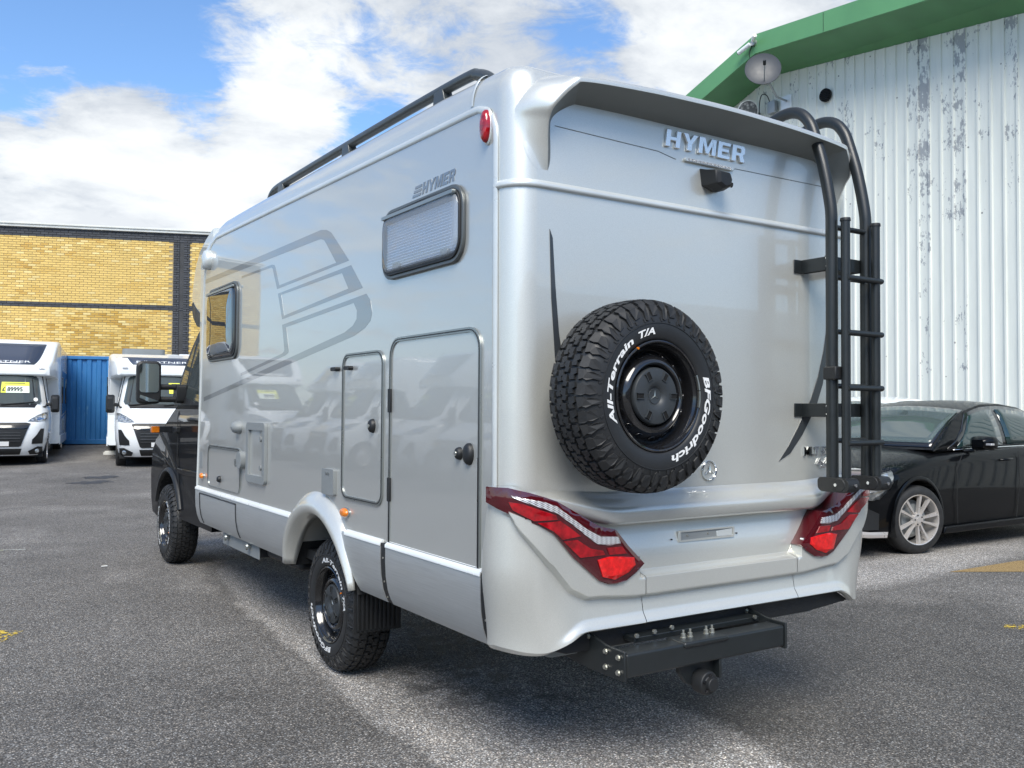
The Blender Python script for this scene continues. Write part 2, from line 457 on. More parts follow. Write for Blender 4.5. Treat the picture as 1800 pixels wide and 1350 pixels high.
def link(name, me, parent=None):
    o = bpy.data.objects.new(name, me); sc.collection.objects.link(o)
    if parent is not None: o.parent = parent
    return o
def fix_normals(me):
    import bmesh
    bm = bmesh.new(); bm.from_mesh(me); bmesh.ops.recalc_face_normals(bm, faces=bm.faces); bm.to_mesh(me); bm.free()
def O(name, mb, mat, parent=None, smooth=35, bevel=0, seg=2, recalc=True):
    me = bpy.data.meshes.new(name)
    me.from_pydata(mb.v, [], mb.f); me.update()
    if recalc: fix_normals(me)
    mats = mat if isinstance(mat, (list, tuple)) else [mat]
    for m_ in mats: me.materials.append(m_)
    if len(mats) > 1:
        me.polygons.foreach_set('material_index', mb.mi)
    if smooth:
        me.polygons.foreach_set('use_smooth', [True] * len(me.polygons))
        me.set_sharp_from_angle(angle=math.radians(smooth))
    o = link(name, me, parent)
    if bevel:
        b = o.modifiers.new('bevel', 'BEVEL'); b.width = bevel; b.segments = seg; b.limit_method = 'ANGLE'; b.angle_limit = math.radians(32)
        b.harden_normals = False
    return o
def thing(name, label, cat, loc=(0, 0, 0), rotz=0, group=None, scale=1):
    o = bpy.data.objects.new(name, None); sc.collection.objects.link(o)
    o.location = loc; o.rotation_euler = (0, 0, rotz); o.scale = (scale,) * 3
    o.empty_display_size = .2
    o['label'] = label; o['category'] = cat
    if group: o['group'] = group
    return o
def tag(o, label=None, cat=None, group=None, kind=None):
    for k, v in (('label', label), ('category', cat), ('group', group), ('kind', kind)):
        if v: o[k] = v
    return o
def copy_tree(o, parent=None):
    c = o.copy(); sc.collection.objects.link(c)
    if parent is not None: c.parent = parent
    for ch in list(o.children): copy_tree(ch, c)
    return c
def boolean(o, cutters, op='DIFFERENCE'):
    for mb in (cutters if isinstance(cutters, list) else [cutters]):
        me = bpy.data.meshes.new('cut'); me.from_pydata(mb.v, [], mb.f); me.update(); fix_normals(me)
        c = bpy.data.objects.new('cut', me); sc.collection.objects.link(c)
        c.parent = o.parent
        md = o.modifiers.new('b', 'BOOLEAN'); md.operation = op; md.object = c; md.solver = 'EXACT'
        dg = bpy.context.evaluated_depsgraph_get()
        new = bpy.data.meshes.new_from_object(o.evaluated_get(dg), depsgraph=dg)
        o.modifiers.remove(md); o.data = new
        bpy.data.objects.remove(c)
        new.polygons.foreach_set('use_smooth', [True] * len(new.polygons))
        new.set_sharp_from_angle(angle=math.radians(35))
    return o
def rrect(x0, y0, x1, y1, r, n=5):
    out = []
    rs = r if isinstance(r, (list, tuple)) else [r] * 4      # bl, br, tr, tl
    for (cx, cy, a0), rr in zip(((x0, y0, PI), (x1, y0, 1.5 * PI), (x1, y1, 0), (x0, y1, .5 * PI)), rs):
        sx = 1 if cx == x0 else -1; sy = 1 if cy == y0 else -1
        if rr <= 0: out.append((cx, cy)); continue
        for i in range(n + 1):
            t = a0 + i * PI / 2 / n
            out.append((cx + sx * rr + rr * math.cos(t), cy + sy * rr + rr * math.sin(t)))
    return out
def text_geo(s, size=1.0, offset=0.0, shear=0.0, space=1.0, extrude=0.0):
    cu = bpy.data.curves.new('t', 'FONT'); cu.body = s; cu.size = size; cu.offset = offset; cu.shear = shear; cu.space_character = space; cu.extrude = extrude; cu.resolution_u = 3
    o = bpy.data.objects.new('t', cu); sc.collection.objects.link(o)
    dg = bpy.context.evaluated_depsgraph_get(); dg.update()
    me = bpy.data.meshes.new_from_object(o.evaluated_get(dg), depsgraph=dg)
    V = [tuple(v.co) for v in me.vertices]; F = [tuple(p.vertices) for p in me.polygons]
    bpy.data.objects.remove(o); bpy.data.curves.remove(cu); bpy.data.meshes.remove(me)
    return V, F
def smoothstep(a, b, x):
    t = min(1, max(0, (x - a) / (b - a))); return t * t * (3 - 2 * t)
def catmull(P, n=6, closed=False):
    P = [Vector(p) for p in P]; out = []; m = len(P)
    for i in range(m if closed else m - 1):
        if closed: p0, p1, p2, p3 = P[i - 1], P[i], P[(i + 1) % m], P[(i + 2) % m]
        else: p0, p1, p2, p3 = P[max(i - 1, 0)], P[i], P[i + 1], P[min(i + 2, m - 1)]
        for k in range(n):
            t = k / n
            out.append(.5 * ((2 * p1) + (p2 - p0) * t + (2 * p0 - 5 * p1 + 4 * p2 - p3) * t * t + (3 * p1 - p0 - 3 * p2 + p3) * t ** 3))
    if not closed: out.append(P[-1])
    return out
# ================================================================== WHEEL (built once, shared)
TR, TW = .402, .262
RR = .226
def build_wheel(name='wheel', parent=None):
    root = bpy.data.objects.new(name, None)   # replaced below by the rim mesh
    bpy.data.objects.remove(root)
    mb = MB()
    rim = [(.2255, .012), (.226, .004), (.221, .001), (.216, .004), (.213, .014), (.208, .022), (.203, .032), (.199, .060), (.195, .076), (.192, .079),
           (.188, .076), (.180, .064), (.166, .046), (.155, .033), (.145, .025), (.137, .024), (.130, .030), (.126, .045), (.120, .055), (.06, .055), (.02, .055)]
    mb.lathe(rim, 72)
    back = [(.195, .08), (.196, .2), (.215, .235), (.226, .25)]
    mb.lathe(back, 48)
    w = O('wheel', mb, m_glossblack, parent, smooth=40)
    for i in range(16):
        t = 2 * PI * i / 16; ct, st = math.cos(t), math.sin(t)
        c = Vector((.1725 * ct, .0545, .1725 * st)); nrm = Vector((.76 * ct, -.64, .76 * st)).normalized()
        mb = MB(); mb.tube([c + nrm * .0035, c + nrm * .0045, c + nrm * .0045, c - nrm * .004], [.0165, .0160, .0140, .0135], 18, caps=False)
        hr = O('hole_rim', mb, m_glossblack, w, smooth=50)
        mb = MB(); mb.tube([c + nrm * .0022, c + nrm * .0008], .0142, 18); O('vent_hole', mb, m_void, w, smooth=0)
    # dark brake drum seen behind the holes
    mb = MB(); mb.lathe([(.001, .118), (.15, .118), (.165, .13), (.17, .2), (.001, .2)], 32)
    O('brake_drum', mb, m_dark, w)
    # hub cap
    mb = MB()
    prof = [(.1165, .045), (.1165, .030), (.112, .024), (.085, .018), (.06, .018), (.045, .022), (.036, .030), (.033, .033), (.031, .031), (.0295, .0315), (.001, .0315)]
    mb.lathe(prof, 56)
    for i in range(6):
        t = 2 * PI * i / 6 + PI / 6 + .0
        t = PI / 3 * i
        Mx = Matrix.Rotation(-t, 4, 'Y')
        # raised U-shaped surround of each vent
        for z0, z1, x0, x1 in ((-.0125, -.0095, .070, .106), (.0095, .0125, .070, .106), (-.0095, .0095, .070, .073)):
            mb.box((x0, .0135, z0), (x1, .026, z1), Mx)
    cap = O('hub_cap', mb, m_cap, w, smooth=40)
    for i in range(6):
        Mx = Matrix.Rotation(-PI / 3 * i, 4, 'Y')
        mb = MB(); mb.box((.073, .0165, -.0093), (.104, .024, .0093), Mx)
        O('vent', mb, m_void, w, smooth=0)
    # star emblem
    mb = MB()
    star(mb, .0265, .0045, .003, lambda u, v, d: (u, .0315 - d, v), 0)
    O('emblem', mb, m_alframe, w)
    # balance weights, valve dot
    mb = MB()
    for a0, a1 in ((-12, 6), (7, 24)):
        rows = []
        for a in np.linspace(a0, a1, 8):
            t = math.radians(a); rows.append([(r * math.cos(t), y, r * math.sin(t)) for r, y in ((.2145, .006), (.2145, -.004), (.2215, -.004), (.2215, .006))])
        mb.grid(rows, cu=True)
    O('balance_weight', mb, m_zinc, w, smooth=0)
    mb = MB(); t = math.radians(122); mb.lathe([(.001, -.003), (.005, -.003), (.005, .004)], 12, Matrix.Translation((.2215 * math.cos(t), 0, .2215 * math.sin(t))))
    O('paint_dot', mb, m_orange, w)
    # carcass
    prof = [(.2265, .014), (.230, .006), (.240, .001), (.262, -.004), (.285, -.004), (.2935, -.003), (.2945, -.0055), (.2975, -.0055), (.2985, -.002), (.318, .002), (.345, .012), (.368, .027), (.381, .048), (.386, .075), (.388, .13)]
    prof = prof + [(r, TW - y) for r, y in prof[::-1][1:]]
    mb = MB(); mb.lathe(prof, 120)
    O('tyre', mb, m_sidewall, w, smooth=50)
    # tread blocks
    pp = [(.300, -.002), (.318, .001), (.345, .011), (.368, .025), (.383, .046), (.3885, .072), (.390, .131)]
    pp = pp + [(r, TW - y) for r, y in pp[::-1][1:]]
    cum = [0]
    for a, b in zip(pp, pp[1:]): cum.append(cum[-1] + math.dist(a, b))
    Ltot = cum[-1]
    def at(v):
        v = min(max(v, 0), Ltot)
        for i in range(len(pp) - 1):
            if v <= cum[i + 1] or i == len(pp) - 2:
                f = (v - cum[i]) / (cum[i + 1] - cum[i]); a, b = pp[i], pp[i + 1]
                dr, dy = b[0] - a[0], b[1] - a[1]; L = math.hypot(dr, dy)
                return a[0] + dr * f, a[1] + dy * f, -dy / L * -1, -dr / L
        return None
    def pt(th, v, h):
        r, y, nr, ny = at(v); r += nr * h; y += ny * h
        return (r * math.cos(th), y, r * math.sin(th))
    tb = MB(); rnd = random.Random(5)
    NP = 44; dt = 2 * PI / NP
    def block(poly, th0, v0, h, sx=1, sv=1):
        n = len(poly)
        cxm = sum(p[0] for p in poly) / n; cym = sum(p[1] for p in poly) / n
        base = [pt(th0 + sx * p[0] * dt, v0 + sv * p[1], -.004) for p in poly]
        hh = h if isinstance(h, (list, tuple)) else [h] * n
        top = [pt(th0 + sx * (cxm + (p[0] - cxm) * .93) * dt, v0 + sv * (cym + (p[1] - cym) * .95), hh[i]) for i, p in enumerate(poly)]
        tb.add(base + top, [tuple(range(n, 2 * n))] + [(i, (i + 1) % n, n + (i + 1) % n, n + i) for i in range(n)])
    vc = Ltot / 2
    B = [(.06, -.019), (.46, -.023), (.58, -.010), (.92, -.014), (.95, .010), (.66, .017), (.56, .008), (.10, .012)]
    for i in range(NP):
        th = i * dt
        j = rnd.uniform(-.03, .03)
        block(B, th + j * dt, vc - .0565, .0095)
        block([(x, -y) for x, y in B], th + (.45 + j) * dt, vc - .0195, .0095)
        block(B, th + (.15 - j) * dt, vc + .0180, .0095)
        block([(x, -y) for x, y in B], th + (.62 + j) * dt, vc + .0555, .0095)
        for side in (0, 1):
            sv = 1 if side == 0 else -1; v0 = 0 if side == 0 else Ltot; o = .1 if side == 0 else .5
            # shoulder lugs: alternately long and short, zigzag flanks
            v1 = vc - .083
            if i % 2 == 0:
                lug = [(.05, v1), (.02, v1 - .022), (.22, v1 - .032), (.10, v1 - .055), (.24, .010), (.42, .004), (.70, .010), (.66, v1 - .057), (.86, v1 - .032), (.72, v1 - .020), (.86, v1 - .002)]
            else:
                lug = [(.10, v1 - .002), (.05, v1 - .020), (.20, v1 - .032), (.06, v1 - .050), (.20, .026), (.80, .022), (.92, v1 - .052), (.84, v1 - .032), (.95, v1 - .020), (.90, v1)]
            hs = [.0095 if p[1] > v1 - .03 else (.010 if p[1] > v1 - .058 else .0045) for p in lug]
            block(lug, th + o * dt, v0, hs, 1, sv)
            # shallow buttress ridges on the sidewall
            block([(.30, .002), (.52, .002), (.60, .018), (.40, .020)], th + (o + .35) * dt, v0, .0025, 1, sv)
    tr = O('tread', tb, m_rubber, w, smooth=0, recalc=True)
    tr['kind'] = 'stuff'
    # lettering
    def arc_text(s, size, a0, span, R_, nm):
        V, F = text_geo(s, 1.0, offset=.030, shear=.28 if nm == 'T' else .18)
        xs = [v[0] for v in V]; x0, x1 = min(xs), max(xs); k = math.radians(span) / (x1 - x0)
        mb = MB(); W = []
        for x, y, z in V:
            t = math.radians(a0) - (x - x0) * k
            r = R_ + y * size
            yy = -.0048 + .0
            W.append((r * math.cos(t), yy, r * math.sin(t)))
        n = len(W)
        mb.add(W, F)
        mb.add([(p[0], yy_ + .003, p[2]) for p, yy_ in [(q_, q_[1]) for q_ in W]], [f[::-1] for f in F])
        return mb
    mb = arc_text('BFGoodrich', .040, 19, 96, .2505, 'B')
    O('lettering', mb, m_whitetext, w, smooth=0, recalc=False)
    mb = arc_text('All-Terrain', .037, 206, 82, .2515, 'B')
    m2 = arc_text('T/A', .037, 116, 19, .2515, 'T')
    O('lettering', m2, m_whitetext, w, smooth=0, recalc=False)
    O('lettering', mb, m_whitetext, w, smooth=0, recalc=False)
    return w

def star(mb, R_, wr, d, fn, ring=1):
    n = 40
    if ring:
        rows = []
        for i in range(n):
            t = 2 * PI * i / n
            rows.append([fn(r * math.cos(t), r * math.sin(t), dd) for r, dd in ((R_, 0), (R_, d * .6), (R_ - wr * .5, d), (R_ - wr, d * .6), (R_ - wr, 0))])
        mb.grid(rows, cv=True)
    a = R_ - wr * .3
    for k in range(3):
        t = PI / 2 + k * 2 * PI / 3
        tip = fn(a * math.cos(t), a * math.sin(t), d * .4)
        b = R_ * .13
        l = fn(b * math.cos(t + PI / 3), b * math.sin(t + PI / 3), 0); r = fn(b * math.cos(t - PI / 3), b * math.sin(t - PI / 3), 0)
        c = fn(0, 0, d * 1.3)
        mb.add([tip, l, c, r], [(0, 1, 2), (0, 2, 3), (0, 3, 1)])

# ================================================================== MOTORHOME
mh = thing('motorhome', 'large silver motorhome with black cab, rear ladder and spare wheel on its back', 'motorhome')
HL, HRt, xc, rc = -1.14, 1.07, -.035, .13
LS = (HRt - xc) - rc
def path(s, off=0.):
    sg = -1 if s < 0 else 1; a = abs(s); A = rc * PI / 2
    if a < LS: return Vector((xc + sg * a, -off, 0))
    if a < LS + A:
        th = (a - LS) / rc
        return Vector((xc + sg * LS + sg * (rc + off) * math.sin(th), rc - (rc + off) * math.cos(th), 0))
    return Vector((xc + sg * (LS + rc + off), rc + a - LS - A, 0))
def onp(s, z, off=0.):
    p = path(s, off); p.z = z; return p
def ztop(y): return 3.055 + .016 * y - .022 * smoothstep(.30, .06, y) - .42 * max(0, y - 4.35) ** 2
# --- coach shell
mb = MB()
S_ = [-(LS + rc * PI / 2 + 4.85), -(LS + rc * PI / 2 + 4.5), -(LS + rc * PI / 2 + 4.2)] + list(np.linspace(-(LS + rc * PI / 2 + 3.8), -(LS + rc * PI / 2), 8)) + list(np.linspace(-(LS + rc * PI / 2), -LS, 12))[1:] + list(np.linspace(-LS, LS, 14))[1:-1]
S_ = S_ + [-x for x in S_[::-1] if x < -LS + 1e-6]
rows = []
RT_h, RT_w = .155, .085
lev = [(0, .72), (0, 1.2), (0, 2.0)] + [(RT_w * (1 - math.cos(f)), f) for f in np.linspace(0, PI / 2, 11)]
for i, (ins, q_) in enumerate(lev):
    row = []
    for s in S_:
        p = path(s, -ins)
        if i < 3: z = q_
        else: z = ztop(p.y) - RT_h + RT_h * math.sin(q_)
        row.append((p.x, p.y, z))
    rows.append(row)
mb.grid(rows)
n = len(S_)
last = rows[-1]
# roof: strips joining left to right
for i in range(n // 2):
    a, b = last[i], last[n - 1 - i]
    c, d = last[i + 1], last[n - 2 - i]
    if i + 1 >= n - 2 - i: break
    mb.add([a, b, d, c], [(0, 1, 2, 3)])
front = [r[0] for r in rows]; frontr = [r[-1] for r in rows]
mb.add([p for p in front] + [p for p in frontr], [(i, i + 1, len(front) + i + 1, len(front) + i) for i in range(len(front) - 1)])
mb.add(rows[0], [tuple(range(len(rows[0])))])
body = O('body', mb, m_silver, mh, smooth=38)
Lf = lambda u, v, d: (HL - d, u, v)
Rf = lambda u, v, d: (u, -d, v)
def LP(name, loops, mat, d0, d1, parent=mh, bevel=0, smooth=35, seg=2):
    mb = MB(); mb.prism(loops, Lf, d0, d1); return O(name, mb, mat, parent, smooth=smooth, bevel=bevel, seg=seg)
def RP(name, loops, mat, d0, d1, parent=mh, bevel=0, smooth=35, seg=2):
    mb = MB(); mb.prism(loops, Rf, d0, d1); return O(name, mb, mat, parent, smooth=smooth, bevel=bevel, seg=seg)
# --- side panels (left one carries every fitting; right one plain)
def zt(y): return 2.873 + .0245 * y
outline = [(.125, .90), (4.975, .90), (4.83, 2.70), (4.80, 2.80), (4.72, 2.885), (4.60, 2.945), (4.45, 2.975), (4.25, zt(4.2) - .01)] + \
          [(.32, zt(.3)), (.24, zt(.24) - .006), (.175, zt(.2) - .04), (.14, zt(.1) - .09), (.128, zt(.1) - .15)]
# arch cut-out
arch = [(2.11 + .60 * math.cos(t), .41 + .60 * math.sin(t)) for t in np.linspace(math.asin(.49 / .60), PI - math.asin(.49 / .60), 15)]
outl = outline[:1] + arch[::-1][::-1][::-1][::-1] if False else outline
bottom = [(.125, .90)] + [(y, z) for y, z in sorted(arch)] + [(4.975, .90)]
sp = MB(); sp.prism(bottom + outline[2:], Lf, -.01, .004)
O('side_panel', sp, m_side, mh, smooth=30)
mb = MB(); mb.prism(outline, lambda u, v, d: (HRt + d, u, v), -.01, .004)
O('side_panel', mb, m_side, mh, smooth=30)
# frame trim running round the panel: top + rear edge
def edge_trim(pts, name, r1, r2, mat, side=-1):
    mb = MB(); rows = []
    for i, (y, z) in enumerate(pts):
        a = Vector(pts[max(i - 1, 0)]); b = Vector(pts[min(i + 1, len(pts) - 1)]); d = (b - a).normalized(); nn = Vector((-d.y, d.x))
        base = HL if side < 0 else HRt
        rows.append([(base + side * dd, y + nn.x * w_, z + nn.y * w_) for w_, dd in ((-r1, .0), (-r1, .006), (-r1 * .5, .012), (r1 * .5, .012), (r1, .006), (r1, .0))])
    mb.grid(rows); return O(name, mb, mat, mh, smooth=50)
tp = [(4.975, .90), (4.83, 2.70), (4.81, 2.80), (4.73, 2.89), (4.61, 2.95), (4.45, 2.98)]
tp2 = [(4.45, 2.98), (4.2, zt(4.2)), (2.5, zt(2.5)), (.34, zt(.34)), (.27, zt(.24) - .001), (.205, zt(.2) - .022), (.160, zt(.1) - .062), (.136, zt(.1) - .115), (.128, zt(.1) - .17), (.126, 2.4), (.122, 1.7), (.118, .99)]
for sd in (-1, 1):
    edge_trim(tp2, 'trim_strip', .016, .01, m_trim, sd)
    edge_trim(tp, 'edge_strip', .010, .01, m_trim, sd)
# roof seam beside the roof rail end
mb = MB(); rows = []
for f in np.linspace(0, PI / 2, 9):
    p = path(-(LS + rc * PI / 2 + .20), -RT_w * (1 - math.cos(f)) + .002)
    z = ztop(p.y) - RT_h + RT_h * math.sin(f)
    rows.append([(p.x - .001 * k, .33 + w_, z + k * .003) for w_, k in ((-.011, 0), (-.009, 1), (.009, 1), (.011, 0))])
mb.grid(rows); O('roof_seam', mb, m_trim, mh, smooth=60)
# overcab
prof = [(4.62, ztop(4.62)), (4.9, 3.045), (5.2, 2.99), (5.42, 2.90), (5.56, 2.79), (5.65, 2.68), (5.67, 2.58), (5.62, 2.48), (5.50, 2.38), (5.25, 2.30), (4.80, 2.26), (4.62, 2.3)]
def tpr(y): return .085 * max(0, (y - 4.75) / .92) ** 1.15
mb = MB(); rows = []
for x, k in ((HL + .008, .965), (HL + .03, .985), (HL + .09, 1.0), (0, 1.0), (HRt - .09, 1), (HRt - .03, .985), (HRt - .008, .965)):
    cy, cz = 4.9, 2.66
    rows.append([(x + (1 if x < -.5 else -1 if x > .5 else 0) * tpr(cy + (y - cy) * k), cy + (y - cy) * k, cz + (z - cz) * k) for y, z in prof])
mb.grid(rows, cu=True); mb.add(rows[0], [tuple(range(len(prof)))]); mb.add(rows[-1], [tuple(range(len(prof)))])
O('overcab', mb, m_silver, mh, smooth=35)
mb = MB(); mb.prism([(4.9, 2.262), (5.3, 2.312), (5.52, 2.40), (5.60, 2.46), (5.645, 2.55), (5.58, 2.56), (5.45, 2.50), (5.2, 2.42), (4.9, 2.40)], lambda u, v, d: (HL + tpr(u) - d, u, v), -.04, -.004)
O('overcab_underside', mb, m_blackplastic, mh)

# --- side fittings
def ringframe(name, y0, z0, y1, z1, r, w_, mat, d=.014, parent=mh, depth0=0.004, bev=.004):
    o = rrect(y0, z0, y1, z1, r); i_ = rrect(y0 + w_, z0 + w_, y1 - w_, z1 - w_, r - w_ if not isinstance(r, (list, tuple)) else [max(q_ - w_, .0) for q_ in r])
    return LP(name, [o, i_[::-1]], mat, depth0, d, parent, bevel=bev)
def window(y0, z0, y1, z1, blind=False):
    f = ringframe('window_frame', y0, z0, y1, z1, .105, .020, m_winframe, .022)
    ringframe('seal', y0 + .018, z0 + .018, y1 - .018, z1 - .018, .09, .014, m_rubberseal, .030, f, .004, .003)
    mb = MB()
    # convex acrylic pane
    rows = []
    o = rrect(y0 + .03, z0 + .03, y1 - .03, z1 - .03, .08, 6); cy, cz = (y0 + y1) / 2, (z0 + z1) / 2
    for k, d in ((1.0, .022), (.985, .036), (.95, .041), (.88, .044), (.5, .046)):
        rows.append([Lf(cy + (p[0] - cy) * k, cz + (p[1] - cz) * k, d) for p in o])
    mb.grid(rows, cu=True); mb.add(rows[-1], [tuple(range(len(o)))])
    O('pane', mb, m_glassmh if blind else m_glassdark, f, smooth=60)
    hb = MB(); hb.prism(rrect(y0 + .05, z1 - .052, y1 - .05, z1 - .034, .004, 2), Lf, .03, .05); O('hinge_strip', hb, m_alframe, f, bevel=.003)
    inner = rrect(y0 + .02, z0 + .02, y1 - .02, z1 - .02, .06)
    LP('inner_reveal', inner, m_interior, .005, .0065, f)
    if blind:
        mb = MB(); N = 17; rows = []
        for i in range(N * 2 + 1):
            z = z1 - .07 - (z1 - z0 - .12) * i / (N * 2); d = .018 if i % 2 else .009
            rows.append([Lf(y0 + .05, z, d), Lf(y1 - .05, z, d)])
        mb.grid(rows); O('blind', mb, m_blind, f, smooth=0)
        for yy in (y0 + .16, y1 - .18):
            mb = MB(); mb.prism(rrect(yy - .035, z0 + .045, yy + .035, z0 + .075, .012, 3), Lf, .018, .030); O('catch', mb, m_greyplastic, f, bevel=.003)
    return f
window(.368, 2.235, 1.208, 2.592, True)
window(3.80, 1.955, 4.655, 2.555, False)
def door(y0, z0, y1, z1, r, nm='service_hatch'):
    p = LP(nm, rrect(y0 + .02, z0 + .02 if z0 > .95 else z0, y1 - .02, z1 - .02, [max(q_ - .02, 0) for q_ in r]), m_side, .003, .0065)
    o = rrect(y0, z0, y1, z1, r); i_ = rrect(y0 + .022, z0 + (.022 if z0 > .95 else .0005), y1 - .022, z1 - .022, [max(q_ - .022, 0) for q_ in r])
    LP('door_frame', [o, i_[::-1]], m_alframe, .003, .013, p, bevel=.003)
    o2 = rrect(y0 + .009, z0 + (.009 if z0 > .95 else .0003), y1 - .009, z1 - .009, [max(q_ - .009, 0) for q_ in r]); i2 = rrect(y0 + .014, z0 + (.014 if z0 > .95 else .0009), y1 - .014, z1 - .014, [max(q_ - .014, 0) for q_ in r])
    LP('seal', [o2, i2[::-1]], m_rubberseal, .010, .0145, p)
    return p
d1 = door(.222, .905, 1.125, 1.938, [0, 0, .10, .10], 'garage_door')
d2 = door(1.195, 1.072, 1.745, 1.887, [.075] * 4)
d3 = door(3.685, .935, 4.615, 1.275, [.07] * 4)
for hz_ in (1.62, 1.17):
    LP('hinge', rrect(1.100, hz_ - .06, 1.128, hz_ + .06, .004, 2), m_blackplastic, .006, .018, d1)
# turn locks
def knob(y, z, r, parent, d=.01, tall=1.0):
    mb = MB(); rows = []
    for k, dd in ((1.0, 0), (1.0, .006), (.95, .014), (.80, .022), (.5, .027), (.1, .028)):
        rows.append([Lf(y + k * r * math.cos(t), z + k * r * tall * math.sin(t), d + dd) for t in np.linspace(0, 2 * PI, 20)[:-1]])
    mb.grid(rows, cu=True); mb.add(rows[-1], [tuple(range(19))])
    return O('lock_knob', mb, m_blackplastic, parent, smooth=50)
k1 = knob(.318, 1.385, .036, d1, .006, 1.35)
kk = knob(.402, 1.384, .025, d1, .004, 1.15)
mb = MB(); mb.lathe([(.001, -.036), (.010, -.036), (.011, -.030)], 14, Matrix.Translation((HL, .402, 1.384)) @ Matrix.Rotation(-PI / 2, 4, 'Z')); O('key_cylinder', mb, m_zinc, kk)
k2 = knob(1.325, 1.488, .030, d2, .006, 1.25)
mb = MB(); mb.lathe([(.001, -.036), (.009, -.036), (.010, -.030)], 14, Matrix.Translation((HL, 1.325, 1.488)) @ Matrix.Rotation(-PI / 2, 4, 'Z')); O('key_cylinder', mb, m_zinc, k2)
knob(4.245, 1.008, .027, d3, .006)
# door catches
for y in (1.835, 1.642):
    mb = MB(); mb.prism(rrect(y - .045, 1.793, y + .03, 1.815, .010, 3), Lf, .004, .036); O('door_retainer', mb, m_blackplastic, mh, bevel=.004)
# exterior socket box, frame and hookup
f = ringframe('connection_frame', 3.075, 1.045, 3.505, 1.475, .035, .055, m_greyplastic, .028)
LP('cover', rrect(3.13, 1.10, 3.45, 1.42, .02), m_side, .004, .010, f)
for zz in (1.16, 1.36):
    mb = MB(); mb.cyl(Lf(3.155, zz, .01), Lf(3.155, zz, .034), .018, 12); O('catch', mb, m_greyplastic, f)
LP('gas_vent', rrect(1.825, 1.078, 2.005, 1.228, .012), m_greyplastic, .004, .026, bevel=.006)
LP('vent_tab', rrect(1.885, 1.195, 1.945, 1.207, .003, 2), m_alframe, .02, .029)
knobg = MB(); rows = []
for k, dd in ((1, 0), (.97, .02), (.8, .045), (.4, .06), (.05, .063)):
    rows.append([Lf(3.745 + k * .075 * math.cos(t), 1.432 + k * .05 * math.sin(t), .004 + dd) for t in np.linspace(0, 2 * PI, 20)[:-1]])
knobg.grid(rows, cu=True); O('filler_cap', knobg, m_greyplastic, mh, smooth=60)
LP('hookup_plug', rrect(3.55, 1.13, 3.67, 1.255, .05, 5), m_greyplastic, .004, .05, bevel=.008)
mb = MB(); mb.cyl(Lf(3.69, 1.17, .0), Lf(3.69, 1.17, .05), .03, 14); O('key_barrel', mb, m_alframe, mh)
LP('label_plate', rrect(4.80, 1.06, 4.90, 1.20, .004, 2), m_greyplastic, .004, .006)
# amber reflectors, red side lamp, dome
def lens(y, z, ry, rz, mat, nm, d=.03):
    mb = MB(); rows = []
    for k, dd in ((1.12, 0), (1.12, .006), (1.0, .010)):
        rows.append([Lf(y + k * ry * math.cos(t), z + k * rz * math.sin(t), .004 + dd) for t in np.linspace(0, 2 * PI, 25)[:-1]])
    mb.grid(rows, cu=True); base = O(nm, mb, m_trim if mat is m_redlens else m_alframe, mh, smooth=50)
    mb = MB(); rows = []
    for k, dd in ((1.0, .008), (.97, d * .6), (.82, d * .88), (.55, d), (.02, d * 1.04)):
        rows.append([Lf(y + k * ry * math.cos(t), z + k * rz * math.sin(t), .004 + dd) for t in np.linspace(0, 2 * PI, 25)[:-1]])
    mb.grid(rows, cu=True); O('lens', mb, mat, base, smooth=60)
    mb = MB(); mb.prism(rrect(y - ry * .35, z - rz * .3, y + ry * .35, z + rz * .3, min(ry, rz) * .2, 3), Lf, d * .9, d * 1.16); O('bulb_housing', mb, mat, base, bevel=.002)
lens(1.679, .998, .050, .026, m_orange, 'side_marker')
lens(4.782, 1.000, .045, .026, m_orange, 'side_marker')
lens(.186, 2.782, .032, .072, m_redlens, 'marker_lamp', .034)
mb = MB(); rows = []
for k, dd in ((1, 0), (1, .03), (.9, .05), (.55, .062), (.03, .066)):
    rows.append([Lf(4.68 + k * .085 * math.cos(t), 2.822 + k * .085 * math.sin(t), .0 + dd) for t in np.linspace(0, 2 * PI, 25)[:-1]])
mb.grid(rows, cu=True); O('dome_lamp', mb, m_trim, mh, smooth=60)
# graphics
GA = [(4.839, 2.672), (2.12, 2.658), (2.024, 2.643), (1.951, 2.615), (1.903, 2.58), (1.679, 2.413), (2.919, 2.386), (3.017, 2.538), (3.046, 2.55), (3.743, 2.558), (3.744, 2.574), (3.033, 2.568), (2.982, 2.559), (2.957, 2.538), (2.871, 2.407), (1.87, 2.426), (2.035, 2.566), (2.068, 2.589), (2.118, 2.602), (2.16, 2.605), (4.837, 2.635)]
GB = [(2.9, 2.353), (1.649, 2.383), (1.483, 2.237), (2.807, 2.171)]; GB2 = [(2.831, 2.338), (1.782, 2.355), (1.686, 2.255), (2.767, 2.193)]
GC = [(2.805, 2.134), (1.437, 2.2), (1.381, 2.158), (1.358, 2.092), (1.379, 2.049), (1.455, 2.014), (1.591, 1.982), (4.87, 1.630), (4.87, 1.666), (1.735, 2.01), (1.616, 2.04), (1.565, 2.073), (1.562, 2.12), (1.608, 2.166), (2.721, 2.113), (2.666, 1.958), (2.681, 1.94), (2.73, 1.927), (3.728, 1.818), (3.738, 1.839), (2.798, 1.942), (2.761, 1.954), (2.755, 1.968)]
for L_ in ([GA], [GB, GB2[::-1]], [GC]):
    L2 = [[(min(y, 4.80), z) for y, z in l] for l in L_]
    LP('graphic_stripe', L2, m_decal, .003, .0047, smooth=0)
